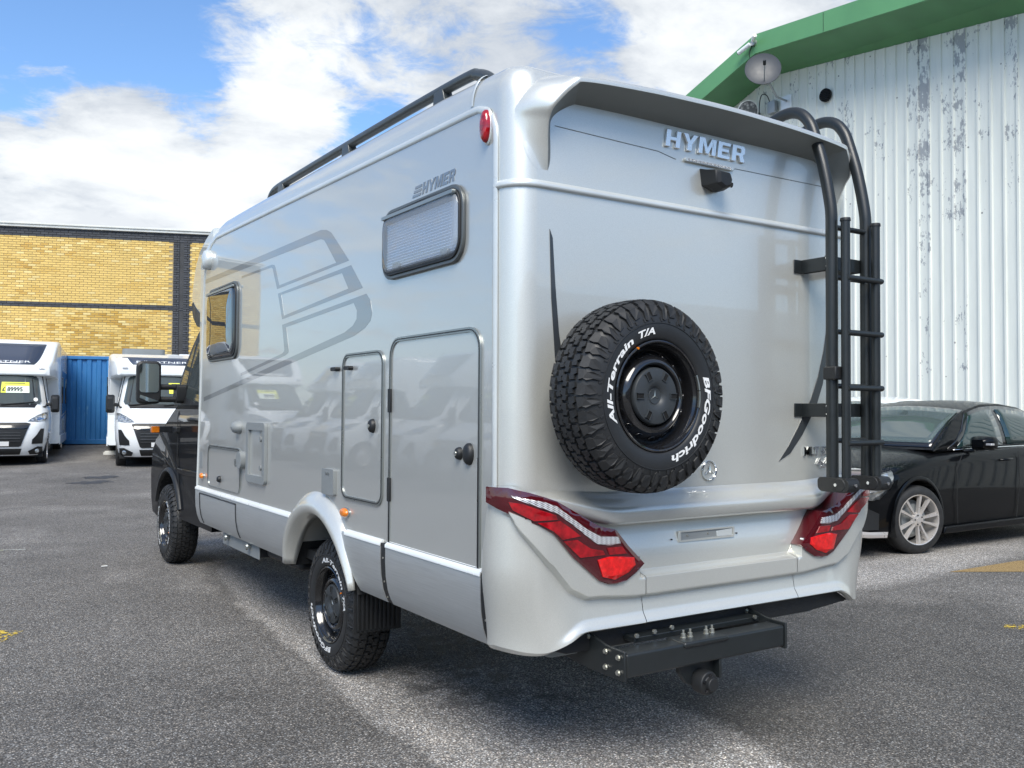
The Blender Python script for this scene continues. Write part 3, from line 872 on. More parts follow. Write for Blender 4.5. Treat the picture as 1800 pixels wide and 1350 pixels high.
# lettering
LET = {
 'H': [[(0, 0), (.27, 0), (.27, .38), (.58, .38), (.58, 0), (.85, 0), (.85, 1), (.58, 1), (.58, .62), (.27, .62), (.27, 1), (0, 1)]],
 'Y': [[(.30, 0), (.58, 0), (.58, .40), (.92, 1), (.62, 1), (.44, .64), (.28, 1), (-.03, 1), (.30, .40)]],
 'M': [[(0, 0), (.25, 0), (.25, .60), (.44, .05), (.62, .05), (.81, .60), (.81, 0), (1.06, 0), (1.06, 1), (.72, 1), (.53, .45), (.34, 1), (0, 1)]],
 'E': [[(0, 0), (.78, 0), (.78, .22), (.27, .22), (.27, .40), (.70, .40), (.70, .60), (.27, .60), (.27, .78), (.78, .78), (.78, 1), (0, 1)]],
 'R': [[(0, 0), (.27, 0), (.27, .36), (.44, .36), (.56, 0), (.86, 0), (.70, .42), (.82, .54), (.82, .84), (.70, 1), (0, 1)], [(.27, .56), (.27, .80), (.50, .80), (.56, .74), (.56, .62), (.50, .56)]]}
def hymer(u0, v0, width, h, du, shear, fn, d0, d1, name, mat, parent=mh, bevel=0):
    adv = {'H': .97, 'Y': .98, 'M': 1.18, 'E': .90, 'R': .84}; tot = sum(adv[c] for c in 'HYMER')
    k = (width - shear * h) / tot; x = 0
    root = None
    for c in 'HYMER':
        loops = [[(u0 + du * ((x + px_) * k + py_ * h * shear), v0 + py_ * h) for px_, py_ in L_] for L_ in LET[c]]
        mb = MB(); mb.prism(loops, fn, d0, d1); O(name, mb, mat, parent, smooth=0, bevel=bevel)
        x += adv[c]
hymer(.795, 2.612, .335, .055, -1, .32, Lf, .0042, .006, 'logo_letter', m_logo)
for i in range(3):
    z0 = 2.612 + i * .0195; sh = (z0 - 2.612) * .32
    a = .895 - i * .014
    LP('logo_bar', [(a, z0), (.808 - sh, z0), (.804 - sh, z0 + .012), (a - .006, z0 + .012)], m_logo, .0042, .006, smooth=0)

# --- skirts
SK = [(.020, .893), (.024, .880), (.024, .80), (.020, .73), (.008, .66), (-.008, .615), (-.024, .586)]
def skirt(y0, y1, side=-1, name='skirt_panel', cutarch=False, top=.893, prof=None, mat=None, extra=0):
    mb = MB(); rows = []
    ys = np.linspace(y0, y1, 12)
    base = HL if side < 0 else HRt
    P_ = [(-.03, top)] + [p for p in (prof or SK) if p[1] <= top] + [(-.08, .588)]
    for y in ys: rows.append([(base + side * (d + extra), y, z) for d, z in P_])
    mb.grid(rows, cu=True); mb.add(rows[0], [tuple(range(len(P_)))]); mb.add(rows[-1], [tuple(range(len(P_)))])
    return O(name, mb, mat or m_skirt, mh, smooth=40)
archcut = MB(); archcut.cyl((-1.4, 2.11, .41), (-.5, 2.11, .41), .605, 56)
s1 = skirt(.195, 1.125); s2 = skirt(1.185, 1.72); s3 = skirt(2.50, 3.60); s4 = skirt(3.60, 4.955)
boolean(s2, archcut); boolean(s3, archcut)
for o_ in (skirt(.195, 1.6, 1), skirt(2.6, 4.95, 1)): pass
# bright top beads
for y0, y1 in ((.195, 1.125), (1.185, 1.655), (2.575, 4.955)):
    mb = MB(); mb.prism([(-.002, .908), (.010, .907), (.027, .893), (.028, .878), (.002, .878)], lambda u, v, d: (HL - u, d, v), y0, y1); O('top_bead', mb, m_bead, mh, smooth=50)
    
# dark joint strips with rivets
def joint(y0, y1, nm='joint_strip'):
    o_ = skirt(y0, y1, -1, nm, mat=m_blackplastic, extra=-.003)
    for z, d in ((.82, .024), (.70, .014), (.62, -.006)):
        mb = MB(); mb.cyl((HL - d + .010, (y0 + y1) / 2, z), (HL - d - .001, (y0 + y1) / 2, z), .005, 8); O('rivet', mb, m_zinc, o_)
joint(1.128, 1.182); joint(.137, .195)
# hatch outline in the front skirt
def skd(z):
    for a, b in zip(SK, SK[1:]):
        if a[1] >= z >= b[1]:
            f = (a[1] - z) / (a[1] - b[1]); return a[0] + (b[0] - a[0]) * f
    return -.04
mb = MB()
for ya in (4.80, 3.745):
    mb.tube([(HL - skd(z) - .001, ya, z) for z in np.linspace(.855, .60, 9)], .006, 6)
mb.tube([(HL - skd(.855) - .001, 4.80, .855), (HL - skd(.855) - .001, 3.745, .855)], .006, 6)
O('locker_seal', mb, m_rubberseal, mh, smooth=60)
# wheel arch flare
mb = MB(); rows = []
ang = np.linspace(-.02, PI + .02, 41)
sec = [(.508, -.055), (.515, -.02), (.53, .045), (.548, .062), (.575, .066), (.60, .055), (.625, .035), (.655, .012), (.665, -.01)]
for t in ang:
    zb = .16
    row = []
    e = 1.0 - .0 * abs(math.cos(t))
    kr = 1 - .80 * smoothstep(1.02, .58, .42 + .60 * math.sin(t)) if math.cos(t) < 0 else 1 - .50 * smoothstep(.95, .56, .42 + .60 * math.sin(t))
    for r, d in sec:
        r = .525 + (r - .525) * kr if r > .525 else r
        d = d * (.45 + .55 * kr) if d > 0 else d
        y = 2.11 + r * math.cos(t) * 1.02; z = .42 + r * math.sin(t)
        if z < .60: pass
        row.append((HL - d * (1 - .45 * smoothstep(.75, .45, z)), y, z))
    rows.append(row)
mb.grid(rows); fl = O('wheel_arch', mb, m_silver, mh, smooth=60)
cut = MB(); cut.box((-1.5, 1.0, -.2), (-.6, 2.11, .592)); cut.box((-1.5, 2.11, -.2), (-.6, 3.2, .572))
def trim_below(o, y_split, za, zb):
    import bmesh
    bm = bmesh.new(); bm.from_mesh(o.data)
    bmesh.ops.delete(bm, geom=[v for v in bm.verts if v.co.z < (za if v.co.y < y_split else zb)], context='VERTS')
    bm.to_mesh(o.data); bm.free()
trim_below(fl, 2.11, .575, .562)
sol = fl.modifiers.new('thick', 'SOLIDIFY'); sol.thickness = .012; sol.offset = -1
# wheel housings (dark inner arches)
for side in (-1, 1):
    mb = MB(); rows = []
    for t in np.linspace(.26, PI - .26, 25):
        rows.append([((HL if side < 0 else HRt) - side * w_, 2.11 + .56 * math.cos(t), .42 + .53 * math.sin(t)) for w_ in (.02, .45)])
    mb.grid(rows); mb.add([((HL if side < 0 else HRt) - side * .45, 2.11 + .56 * math.cos(t), .42 + .53 * math.sin(t)) for t in np.linspace(.26, PI - .26, 20)], [tuple(range(20))])
    O('wheel_housing', mb, m_dark, mh, smooth=60)
# cut the shell so the arch is a real opening
bc = MB(); bc.cyl((-1.6, 2.11, .42), (-.68, 2.11, .42), .535, 48); boolean(body, bc)
bc = MB(); bc.cyl((1.6, 2.11, .42), (.62, 2.11, .42), .535, 48); boolean(body, bc)

# --- rear lower bodywork
def zcrease(s):
    a = abs(s - .005)
    if a < .80: return .79 + .02 * smoothstep(.5, .8, a)
    pts = [(.80, .81), (.886, .852), (.988, .965), (1.062, 1.111), (1.12, 1.30), (1.5, 1.6)]
    for p, q_ in zip(pts, pts[1:]):
        if p[0] <= a <= q_[0]: return p[1] + (q_[1] - p[1]) * (a - p[0]) / (q_[0] - p[0])
    return 1.6
def zbot(s):
    a = abs(s - .005)
    if a < .80: return .662
    if a < 1.0: return .662 - .078 * smoothstep(.80, 1.0, a)
    return .584 + .012 * smoothstep(1.0, 1.15, a)
def zledge(s): return 1.19
def bump_off(s, z):
    # outward offset of the rear skin below the ledge
    a = abs(s - .005); zcz = zcrease(s); zb = zbot(s)
    wing = smoothstep(.46, .60, a)
    up_ = .115
    tt = min(1, max(0, (zcz - z) / max(.02, zcz - zb)))
    lo = .084 + .024 * tt ** 1.3 * (1 - .6 * smoothstep(.86, 1.05, a))
    o = lo + (up_ - lo) * smoothstep(zcz - .020, zcz + .004, z)
    # upper edge of the centre bumper: steps back to the number-plate panel
    if a < .52:
        o = o if z < .862 else .115 - .055 * smoothstep(.862, .884, z)
    # bright flare along the bottom edge
    fl_ = smoothstep(zb + .055, zb + .012, z) * (1 - smoothstep(.86, .97, a))
    o += .014 * fl_
    # roll-in under the lip
    o -= .02 * smoothstep(zb + .008, zb, z)
    # corner tucks in low down and blends to the side skin
    o -= .055 * smoothstep(.88, 1.12, a) * smoothstep(.95, .60, z)
    o *= 1 - .78 * smoothstep(1.08, 1.30, a)
    return o
def rear_patch(s0, s1, ns, z0f, z1f, nz, name, mat, offf, parent=mh, thick=.02, close=True):
    mb = MB(); rows = []
    for s in np.linspace(s0, s1, ns):
        za, zb_ = z0f(s), z1f(s); row = []
        if offf is bump_off:
            zk = min(max(zcrease(s), za + .04), zb_ - .012); n1, n2 = int(nz * .5), 8
            zz_ = list(np.linspace(za, zk - .021, n1)) + list(np.linspace(zk - .019, zk + .005, n2)) + list(np.linspace(zk + .008, zb_, nz - n1 - n2))
        else: zz_ = [za + (zb_ - za) * k for k in np.linspace(0, 1, nz)]
        for z in zz_:
            row.append(tuple(onp(s, z, offf(s, z))))
        rows.append(row)
    mb.grid(rows)
    if close:
        inn = [[tuple(onp(s, r[i][2], offf(s, r[i][2]) - thick)) for i in (0, nz - 1)] for s, r in zip(np.linspace(s0, s1, ns), rows)]
        mb.grid([[r[0], q_[0]] for r, q_ in zip(rows, inn)]); mb.grid([[r[-1], q_[1]] for r, q_ in zip(rows, inn)])
    return O(name, mb, mat, parent, smooth=32, recalc=True)
sw = .486
def ztopw(s):
    a = abs(s - .005)
    # upper edge of the wing follows the lamp, from the bumper seam out and up the corner
    pts = [(.48, .884), (.497, .884), (.510, .925), (.546, .896), (.60, .868), (.656, .857), (.70, .862), (.748, .880), (.882, .987), (1.011, 1.124), (1.135, 1.211), (1.150, 1.205), (1.172, 1.01), (1.40, .90)]
    for p, q_ in zip(pts, pts[1:]):
        if p[0] <= a <= q_[0]: return p[1] + (q_[1] - p[1]) * (a - p[0]) / (q_[0] - p[0])
    return .88 if a < .5 else .9
sE = LS + rc * PI / 2 + .005
rear_patch(-sw + .0035, sw + .0065, 40, zbot, lambda s: .886, 46, 'bumper_centre', m_silver, bump_off)
rear_patch(-sE, -sw, 64, zbot, ztopw, 54, 'bumper_corner', m_silver, bump_off)
rear_patch(sw + .01, sE, 64, zbot, ztopw, 54, 'bumper_corner', m_silver, bump_off)
# number plate panel between the lamps
def npo(s, z): return .058 - .028 * smoothstep(.92, 1.09, z)
pp_ = rear_patch(-.86, .87, 40, lambda s: .872, lambda s: 1.10, 10, 'plate_panel', m_silver, npo)
# shelf / ledge above
mb = MB(); rows = []
lp = [(.002, 1.225), (.012, 1.208), (.050, 1.190), (.095, 1.168), (.108, 1.156), (.110, 1.140), (.100, 1.105), (.090, 1.092), (.060, 1.086), (.02, 1.086)]
for s in np.linspace(-1.02, 1.03, 60):
    a = abs(s - .005); k = 1 - smoothstep(.62, 1.0, a) * .95
    dz = .035 * smoothstep(.60, 1.0, a); row = []
    for o_, z in lp:
        zz = z + dz + (1.0 - k) * (1.20 - z) * .6
        row.append(tuple(onp(s, zz, .002 + (o_ - .002) * k)))
    rows.append(row)
mb.grid(rows); O('rear_ledge', mb, m_silver, mh, smooth=42)
# grip recess
rec = RP('grip_recess', rrect(-.262, .990, .078, 1.030, .004, 2), m_greyplastic, .030, .0505, bevel=0)
gm = MB(); gm.prism([rrect(-.268, .985, .084, 1.036, .007, 3), rrect(-.258, .993, .074, 1.028, .004, 2)[::-1]], Rf, .045, .0565); O('recess_rim', gm, m_silver, rec, bevel=.002)
gm = MB(); gm.prism([(-.03, .994), (.072, .994), (.072, 1.026), (-.03, 1.019)], Rf, .0495, .0545); O('chamfer', gm, m_trim, rec, bevel=.002)
for x in (-.215, -.085): 
    gm = MB(); gm.prism(rrect(x - .004, 1.008, x + .004, 1.016, .003, 3), Rf, .05, .054); O('screw', gm, m_zinc, rec)
for x, z in ((-.31, 1.00), (.105, 1.0)):
    gm = MB(); gm.prism(rrect(x - .003, z - .003, x + .003, z + .003, .0025, 3), Rf, .03, .054); O('screw', gm, m_dark, mh)

# --- tail lamps: polygons laid on the rear skin (s, z)
def surf_patch(poly, name, mat, off0, off1, parent, mirror=False, smooth=35, dome=0., fine=.02, bevel=0):
    P_ = [((.01 - s) if mirror else s, z) for s, z in poly]
    tris = tessellate_polygon([[Vector((s, z, 0)) for s, z in P_]])
    import bmesh
    bm = bmesh.new(); vs = [bm.verts.new((s, z, 0)) for s, z in P_]
    for t in tris:
        try: bm.faces.new([vs[i] for i in t])
        except ValueError: pass
    for _ in range(3):
        ed = [e for e in bm.edges if e.calc_length() > fine * 2.2]
        if not ed: break
        bmesh.ops.subdivide_edges(bm, edges=ed, cuts=1)
        bmesh.ops.triangulate(bm, faces=bm.faces)
    cs = sum(p[0] for p in P_) / len(P_); cz = sum(p[1] for p in P_) / len(P_)
    bnd = {v.index for v in bm.verts}
    bm.verts.index_update(); bm.verts.ensure_lookup_table()
    edge_v = {v.index for e in bm.edges if e.is_boundary for v in e.verts}
    V = [v.co.copy() for v in bm.verts]; F = [[v.index for v in f.verts] for f in bm.faces]; BE = [(e.verts[0].index, e.verts[1].index) for e in bm.edges if e.is_boundary]
    bm.free()
    mb = MB()
    def base(s, z):  # keep the lamp on a smooth surface
        a = abs(s - .005)
        return .094 - .030 * smoothstep(.95, 1.2, a)
    top = [tuple(onp(v.x, v.y, base(v.x, v.y) + off1 + (0 if i in edge_v else dome))) for i, v in enumerate(V)]
    bot = [tuple(onp(v.x, v.y, base(v.x, v.y) + off0)) for v in V]
    n = len(V)
    mb.add(top + bot, F + [(a, b, n + b, n + a) for a, b in BE])
    return O(name, mb, mat, parent, smooth=smooth, bevel=bevel)
LAMP = [(-1.135, 1.268), (-1.077, 1.267), (-1.031, 1.249), (-.964, 1.212), (-.839, 1.147), (-.75, 1.100), (-.70, 1.087), (-.66, 1.080), (-.595, 1.01), (-.501, .924), (-.546, .891), (-.60, .862), (-.656, .851), (-.70, .856), (-.748, .874), (-.882, .981), (-1.011, 1.118), (-1.135, 1.205)]
INNER = [(-1.09, 1.250), (-1.03, 1.232), (-.955, 1.196), (-.835, 1.128), (-.74, 1.075), (-.67, 1.062), (-.60, .985), (-.535, .925), (-.57, .893), (-.656, .868), (-.735, .89), (-.87, .99), (-.995, 1.12), (-1.09, 1.19)]
for mir in (False, True):
    lampo = surf_patch(LAMP, 'tail_lamp', m_darkred, -.06, .030, mh, mir, dome=.006)
    surf_patch([(-1.070, 1.238), (-1.0, 1.212), (-.941, 1.173), (-.875, 1.129), (-.809, 1.086), (-.745, 1.057), (-.654, 1.050), (-.640, 1.022), (-.70, 1.017), (-.764, 1.028), (-.815, 1.061), (-.868, 1.099), (-.935, 1.143), (-1.002, 1.186), (-1.062, 1.226)], 'clear_strip', m_clear, .030, .040, lampo, mir, dome=.003)
    for L_ in ([(-1.075, 1.212), (-1.045, 1.205), (-.975, 1.158), (-.968, 1.140), (-1.022, 1.138), (-1.066, 1.180)], [(-1.015, 1.130), (-.955, 1.134), (-.90, 1.100), (-.850, 1.066), (-.945, 1.058)],
               [(-.938, 1.051), (-.868, 1.052), (-.80, 1.012), (-.735, .998), (-.724, .980), (-.853, .979)], [(-.715, 1.008), (-.632, 1.008), (-.606, .976), (-.700, .979)]):
        surf_patch(L_, 'reflector', m_redlens, .030, .040, lampo, mir)
    surf_patch([(-.763, .962), (-.703, .971), (-.64, .966), (-.568, .958), (-.560, .925), (-.60, .896), (-.672, .873), (-.735, .890)], 'bulb_lens', m_brightred, .030, .041, lampo, mir, dome=.007)
    for s, z in ((-.795, .962), (-.530, .950)):
        s_ = .01 - s if mir else s
        p0, p1 = onp(s_, z, .10), onp(s_, z, .120)
        mb = MB(); mb.cyl(p0, p1, .0075, 10); O('screw', mb, m_chrome, lampo)

# --- rear seam strip, brow, recess
mb = MB(); rows = []
for s in np.linspace(-(LS + rc * PI / 2), LS + rc * PI / 2, 60):
    rows.append([tuple(onp(s, z, o)) for z, o in ((2.500, 0), (2.503, .010), (2.512, .014), (2.522, .012), (2.532, .006), (2.535, 0))])
mb.grid(rows); O('rear_seam_strip', mb, m_trim, mh, smooth=60)
# brow: swept hood over the rear wall
half = [(-.966, .000, 2.58), (-.978, .020, 2.66), (-.992, .040, 2.725), (-1.000, .062, 2.780), (-.992, .098, 2.828), (-.922, .136, 2.908), (-.86, .148, 2.930), (-.55, .165, 2.944), (-.25, .170, 2.951), (xc - .01, .171, 2.953)]
inner = [(-.952, -.004, 2.58), (-.953, .001, 2.66), (-.955, .001, 2.745), (-.950, .001, 2.795), (-.915, .001, 2.835), (-.840, .001, 2.880), (-.79, .001, 2.888), (-.55, .001, 2.893), (-.25, .001, 2.893), (xc - .01, .001, 2.893)]
def mirx(L_):
    c = xc - .01
    return L_ + [(2 * c - x, d, z) for x, d, z in L_[::-1][1:]]
outc = catmull([(x, -d, z) for x, d, z in mirx(half)], 6); innc = catmull([(x, -d, z) for x, d, z in mirx(inner)], 6)
mb = MB(); rows = []; under = []; cxb = xc - .01
for o_, i_ in zip(outc, innc):
    k = min(1, max(0, -o_.y / .14))
    w_ = smoothstep(.975, .80, abs(o_.x - cxb)) if o_.z > 2.80 else 0.0
    sgx = -1 if o_.x < cxb else 1
    n_ = Vector((sgx * (1 - w_), 0, w_)); n_.normalize()
    lip = o_ + n_ * (.0005 + .012 * k) + Vector((0, -.002 * k, 0))
    lip2 = o_ + n_ * (.002 + .020 * k) + Vector((0, .003 * k, 0))
    D_ = max(.0005, -lip2.y); al = math.acos(.13 / (.13 + D_)); side = Vector(((HL if sgx < 0 else HRt) - sgx * (.13 - .1305 * math.sin(al)), .13 - .1305 * math.cos(al), o_.z + .01 * k)); top_ = Vector((o_.x * .985, .45, ztop(.45) - .004))
    land = side.lerp(top_, w_ ** 1.5)
    row = [i_ + Vector((0, .01, 0)), i_, i_.lerp(o_, .5) + Vector((0, 0, .004)), o_, lip, lip2]
    out_ = Vector((sgx * .5, -.6, .5)) * .03 * (w_ * (1 - w_) * 4)
    for q_ in (.08, .16, .25, .35, .45, .55, .65, .75, .85, .93, 1.0):
        row.append(lip2.lerp(land, q_) + out_ * math.sin(PI * q_) + Vector((0, 0, .012 * w_ * math.sin(PI * q_))))
    rows.append([tuple(p) for p in row[3:]]); under.append([tuple(p) for p in row[:4]])
mb.grid(rows); sp_o = O('rear_spoiler', mb, m_silver, mh, smooth=60)
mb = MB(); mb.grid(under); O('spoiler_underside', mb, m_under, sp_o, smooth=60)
# fine seam line under the brow
for P_ in ([(-.93, -.0008, 2.775), (-.35, -.0008, 2.762), (-.26, -.0008, 2.745), (-.24, -.0008, 2.742)], [(.13, -.0008, 2.742), (.15, -.0008, 2.757), (.84, -.0008, 2.762)]):
    mb = MB(); mb.tube(P_, .0016, 6); O('seam_line', mb, m_alframe, mh)
# rear lettering, light bar, camera
hymer(-.315, 2.790, .53, .082, 1, .14, Rf, .001, .013, 'badge_letter', m_chromesoft, bevel=.0025)
lb = RP('number_light', rrect(-.19, 2.740, .125, 2.757, .006, 3), m_trim, 0, .016, bevel=.004)
mb = MB(); 
for i in range(24): mb.box((-.175 + i * .012, -.019, 2.743), (-.168 + i * .012, -.014, 2.753))
O('light_ribs', mb, m_clear, lb, smooth=0)
mb = MB()
A = [(-.088, 2.722), (.048, 2.722), (.060, 2.66), (.040, 2.628), (-.010, 2.622), (-.075, 2.640)]
Bq = [(-.078, 2.712), (.055, 2.708), (.078, 2.668), (.062, 2.628), (-.004, 2.612), (-.070, 2.636)]
Bq = [(x * .86 - .012, z) for x, z in Bq]
rows = [[Rf(x, z, 0) for x, z in A], [Rf(x, z, .035) for x, z in Bq], [Rf(-.003 + (x) * .80, 2.664 + (z - 2.664) * .82, .085) for x, z in Bq], [Rf(x * .55, 2.664 + (z - 2.664) * .6, .095) for x, z in Bq]]
mb.grid(rows, cu=True); mb.add(rows[-1], [tuple(range(6))])
cb = O('rear_camera', mb, m_blackplastic, mh, smooth=20, bevel=.004)
mb = MB(); mb.cyl((.022, -.07, 2.648), (.030, -.094, 2.640), .012, 16); O('camera_lens', mb, m_glossblack, cb)
# spikes
RP('graphic_spike', [(-.955, 2.335), (-.940, 2.30), (-.925, 2.10), (-.905, 1.90), (-.872, 1.72), (-.90, 1.66), (-.925, 1.80), (-.945, 2.05)], m_spike, .0, .003, smooth=0)
RP('graphic_spike', [(.845, 2.10), (.840, 1.88), (.800, 1.72), (.745, 1.60), (.64, 1.46), (.545, 1.365), (.46, 1.327), (.53, 1.40), (.60, 1.49), (.705, 1.64), (.765, 1.76), (.812, 1.90), (.832, 2.0)], m_spike, .0, .003, smooth=0)
# badges
mb = MB(); star(mb, .048, .006, .010, lambda u, v, d: (-.030 + u, -.002 - d, 1.298 + v)); O('star_badge', mb, m_chrome, mh, smooth=40)
for s_, x, z, h in (('MLT 570', .640, 1.352, .047), ('4x4', .745, 1.288, .050)):
    V, F = text_geo(s_, h * 1.35, offset=.0015, extrude=.004)
    mb = MB(); mb.add([(x + vx, -.006 - vz, z + vy) for vx, vy, vz in V], F); O('model_badge', mb, m_chrome, mh, smooth=0)

# --- ladder
ld = bpy.data.objects.new('ladder', None); sc.collection.objects.link(ld); ld.parent = mh
for x in (.624, .896):
    P_ = [(x, -.195, 1.235), (x, -.195, 2.50), (x, -.19, 2.60), (x, -.15, 2.80), (x, -.10, 2.965), (x, -.065, 3.05), (x, -.01, 3.11), (x, .07, 3.135), (x, .17, 3.12), (x, .30, 3.065), (x, .34, 3.03)]
    cv = catmull(P_[1:], 6)
    mb = MB(); mb.tube([Vector(P_[0])] + cv, .0295, 16); r_ = O('side_rail', mb, m_powder, ld, smooth=60)
    mb = MB(); mb.box((x - .045, .28, 3.025), (x + .045, .40, 3.040)); O('roof_foot', mb, m_powder, ld, bevel=.004)
for x in (.632 + .01, .880):
    mb = MB(); mb.tube([(x, -.262, 1.235), (x, -.262, 2.515)], .0225, 16); t_ = O('drop_rail', mb, m_powder, ld, smooth=60)
    mb = MB(); mb.tube([(x, -.262, 2.515), (x, -.262, 2.522), (x, -.262, 2.530)], [.026, .026, .024], 16); O('end_cap', mb, m_blackplastic, t_, smooth=50)
for i, z in enumerate((2.485, 2.235, 1.965, 1.695, 1.425)):
    mb = MB(); mb.tube([(.624, -.197, z + .01), (.896, -.197, z + .01)], .0165, 12, flat=.8); O('rung', mb, m_powder, ld, smooth=60)
    if i: 
        mb = MB(); mb.tube([(.632, -.275, z), (.905, -.275, z)], .0185, 12, flat=.8); O('rung', mb, m_powder, ld, smooth=60)
for z in (2.32, 1.585):
    mb = MB(); mb.box((.655, -.17, z - .034), (.860, -.004, z - .028)) if False else None
    for x in (.624, .896):
        sg = 1 if x > .7 else 1
        mb = MB(); mb.box((x - .028 if x > .7 else x + .005, -.178, z - .034), (x - .022 if x > .7 else x + .011, -.003, z + .034)); mb.box((x - .028 if x > .7 else x - .03, -.010, z - .034), (x + .06 if x > .7 else x + .14, -.003, z + .034)) if False else None
        br = O('bracket_arm', mb, m_powder, ld, bevel=.001)
    mb = MB(); mb.box((.600, -.178, z - .034), (.915, -.172, z + .034)); mb.box((.660, -.172, z - .034), (.667, -.002, z + .034)); mb.box((.862, -.172, z - .034), (.869, -.002, z + .034)); mb.box((.575, -.008, z - .034), (.665, -.002, z + .034)) 
    bk = O('wall_bracket', mb, m_powder, ld, bevel=.002)
    for x in (.593 + .012, .905):
        for dz in (-.02, .02):
            mb = MB(); mb.cyl((x, -.178, z + dz), (x, -.186, z + dz), .006, 8); O('bolt', mb, m_chrome, bk)
mb = MB(); mb.box((.585, -.245, 1.735), (.672, -.170, 1.800)); O('clamp', mb, m_blackplastic, ld, bevel=.006)
for x in (.632, .888):
    mb = MB(); mb.prism(rrect(-.315, 1.185, -.135, 1.255, [.03, .03, .02, .03], 5), lambda u, v, d: (x + d, u, v), -.046, .040)
    ft = O('hinge_foot', mb, m_blackplastic, ld, bevel=.010, seg=3)
    mb = MB(); mb.tube([(x - .048, -.262, 1.222), (x + .042, -.262, 1.222)], .034, 18); O('pivot', mb, m_blackplastic, ft, smooth=50, bevel=.004)
    mb = MB(); mb.cyl((x - .055, -.245, 1.222), (x - .046, -.245, 1.222), .008, 10); mb.cyl((x - .0, -.317, 1.222), (x, -.325, 1.222), .008, 10); O('bolt', mb, m_chrome, ft)

# --- spare wheel
wheel0 = build_wheel('wheel', mh)
wheel0.name = 'spare_wheel'
wheel0.location = (-.650, -.345, 1.637); wheel0.rotation_euler = (0, 0, 0)
mb = MB(); mb.box((-.80, -.12, 1.50), (-.50, -.001, 1.78)); O('wheel_carrier', mb, m_powder, mh, bevel=.01)

def put_wheel(x, y, z, rz, spin, name='road_wheel', steer=0):
    w = copy_tree(wheel0, mh); w.name = name
    w.rotation_euler = (Matrix.Rotation(rz, 3, 'Z') @ Matrix.Rotation(spin, 3, 'Y')).to_euler(); w.location = (x, y, z)
    return w
# rear and front wheels: outer face turned to the side
YW, YFw, ZW = 2.105, 6.545, .400
put_wheel(-1.078, YW, ZW, -PI / 2, math.radians(95))
put_wheel(1.01, YW, ZW, PI / 2, math.radians(30))
put_wheel(-1.078, YFw, ZW, -PI / 2, math.radians(140))
put_wheel(1.00, YFw - .0, ZW, PI / 2, math.radians(200))

# --- underbody
mb = MB(); mb.box((-1.02, .35, .60), (.95, 5.2, .66)); O('floor_pan', mb, m_dark, mh)
mb = MB(); mb.box((-.55, .25, .42), (-.43, 6.9, .58)); mb.box((.37, .25, .42), (.49, 6.9, .58)); mb.cyl((-.82, YW, .40), (.75, YW, .40), .07, 14); mb.cyl((-.82, YFw, .40), (.75, YFw, .40), .05, 14); mb.cyl((-.035, YW, .27), (-.035, YW, .55), .15, 16)
O('chassis', mb, m_dark, mh, bevel=.01)
mb = MB(); mb.box((-1.085, 3.42, .478), (-1.075, 4.36, .60)); st = O('step_plate', mb, m_greyplastic, mh, bevel=.004)
mb = MB(); mb.box((-1.07, 3.43, .49), (-.80, 4.34, .60)); O('step_box', mb, m_dark, st)
for y in (4.18, 3.62):
    mb = MB(); mb.tube([(-1.085, y, .55), (-1.11, y, .55), (-1.112, y, .55), (-1.125, y, .55)], [.014, .014, .026, .022], 14); O('rubber_stop', mb, m_alframe, st, smooth=40)
mb = MB(); mb.box((-1.04, 2.70, .50), (-.6, 3.40, .60)); O('waste_tank', mb, m_blackplastic, mh, bevel=.03, seg=3)
# mud flap: ribbed sheet
mb = MB(); mb.box((-1.128, 1.598, .335), (-.84, 1.610, .62))
for i in range(10): mb.box((-1.112 + i * .026, 1.586, .35), (-1.098 + i * .026, 1.600, .575))
mf = O('mud_flap', mb, m_blackplastic, mh, bevel=.002)
mb = MB(); mb.cyl((-1.105, 1.588, .565), (-1.105, 1.6, .565), .006, 10); O('screw', mb, m_zinc, mf)
mb = MB(); mb.box((.69, 1.598, .335), (1.05, 1.610, .62)); O('mud_flap', mb, m_blackplastic, mh, bevel=.002)
# rear valance under the bumper
mb = MB(); mb.prism([(-.98, .60), (-.86, .668), (.80, .668), (.92, .60), (.80, .588), (.60, .575), (-.90, .575)], Rf, .03, .060); O('rear_valance', mb, m_blackplastic, mh, bevel=.004)
mb = MB(); mb.box((-1.0, -.03, .585), (.93, .35, .60)); O('rear_floor', mb, m_dark, mh)
mb = MB(); mb.prism([(-1.02, .585), (.88, .585), (.72, .545), (-.92, .545)], Rf, -.10, -.02); O('rear_crossmember', mb, m_greyplastic, mh, bevel=.004)

# --- tow bar
tow = bpy.data.objects.new('tow_bar', None); sc.collection.objects.link(tow); tow.parent = mh; tow.location = (0, .062, 0)
mb = MB(); mb.box((-.77, -.345, .510), (.165, -.245, .606)); O('cross_beam', mb, m_powder, tow, bevel=.010, seg=3)
for x in (-.785, .165):
    mb = MB(); mb.prism([(-.35, .50), (-.35, .618), (-.235, .622), (-.06, .66), (.30, .62), (.30, .54), (-.12, .50)], lambda u, v, d: (x + d, u, v), 0, .012)
    sp_ = O('side_plate', mb, m_powder, tow, bevel=.003)
    bolts = [(-.315, .590), (-.315, .530), (-.235, .598), (-.235, .535), (-.12, .635)] if x < 0 else [(-.12, .63)]
    for y, z in bolts:
        mb = MB(); mb.tube([(x - .002, y, z), (x - .011, y, z)], .0095, 6); mb.cyl((x - .001, y, z), (x - .004, y, z), .0125, 14); O('bolt', mb, m_zinc, sp_, smooth=0)
mb = MB(); mb.box((-.60, -.20, .596), (.16, .10, .620)); O('mounting_plate', mb, m_powder, tow, bevel=.003)
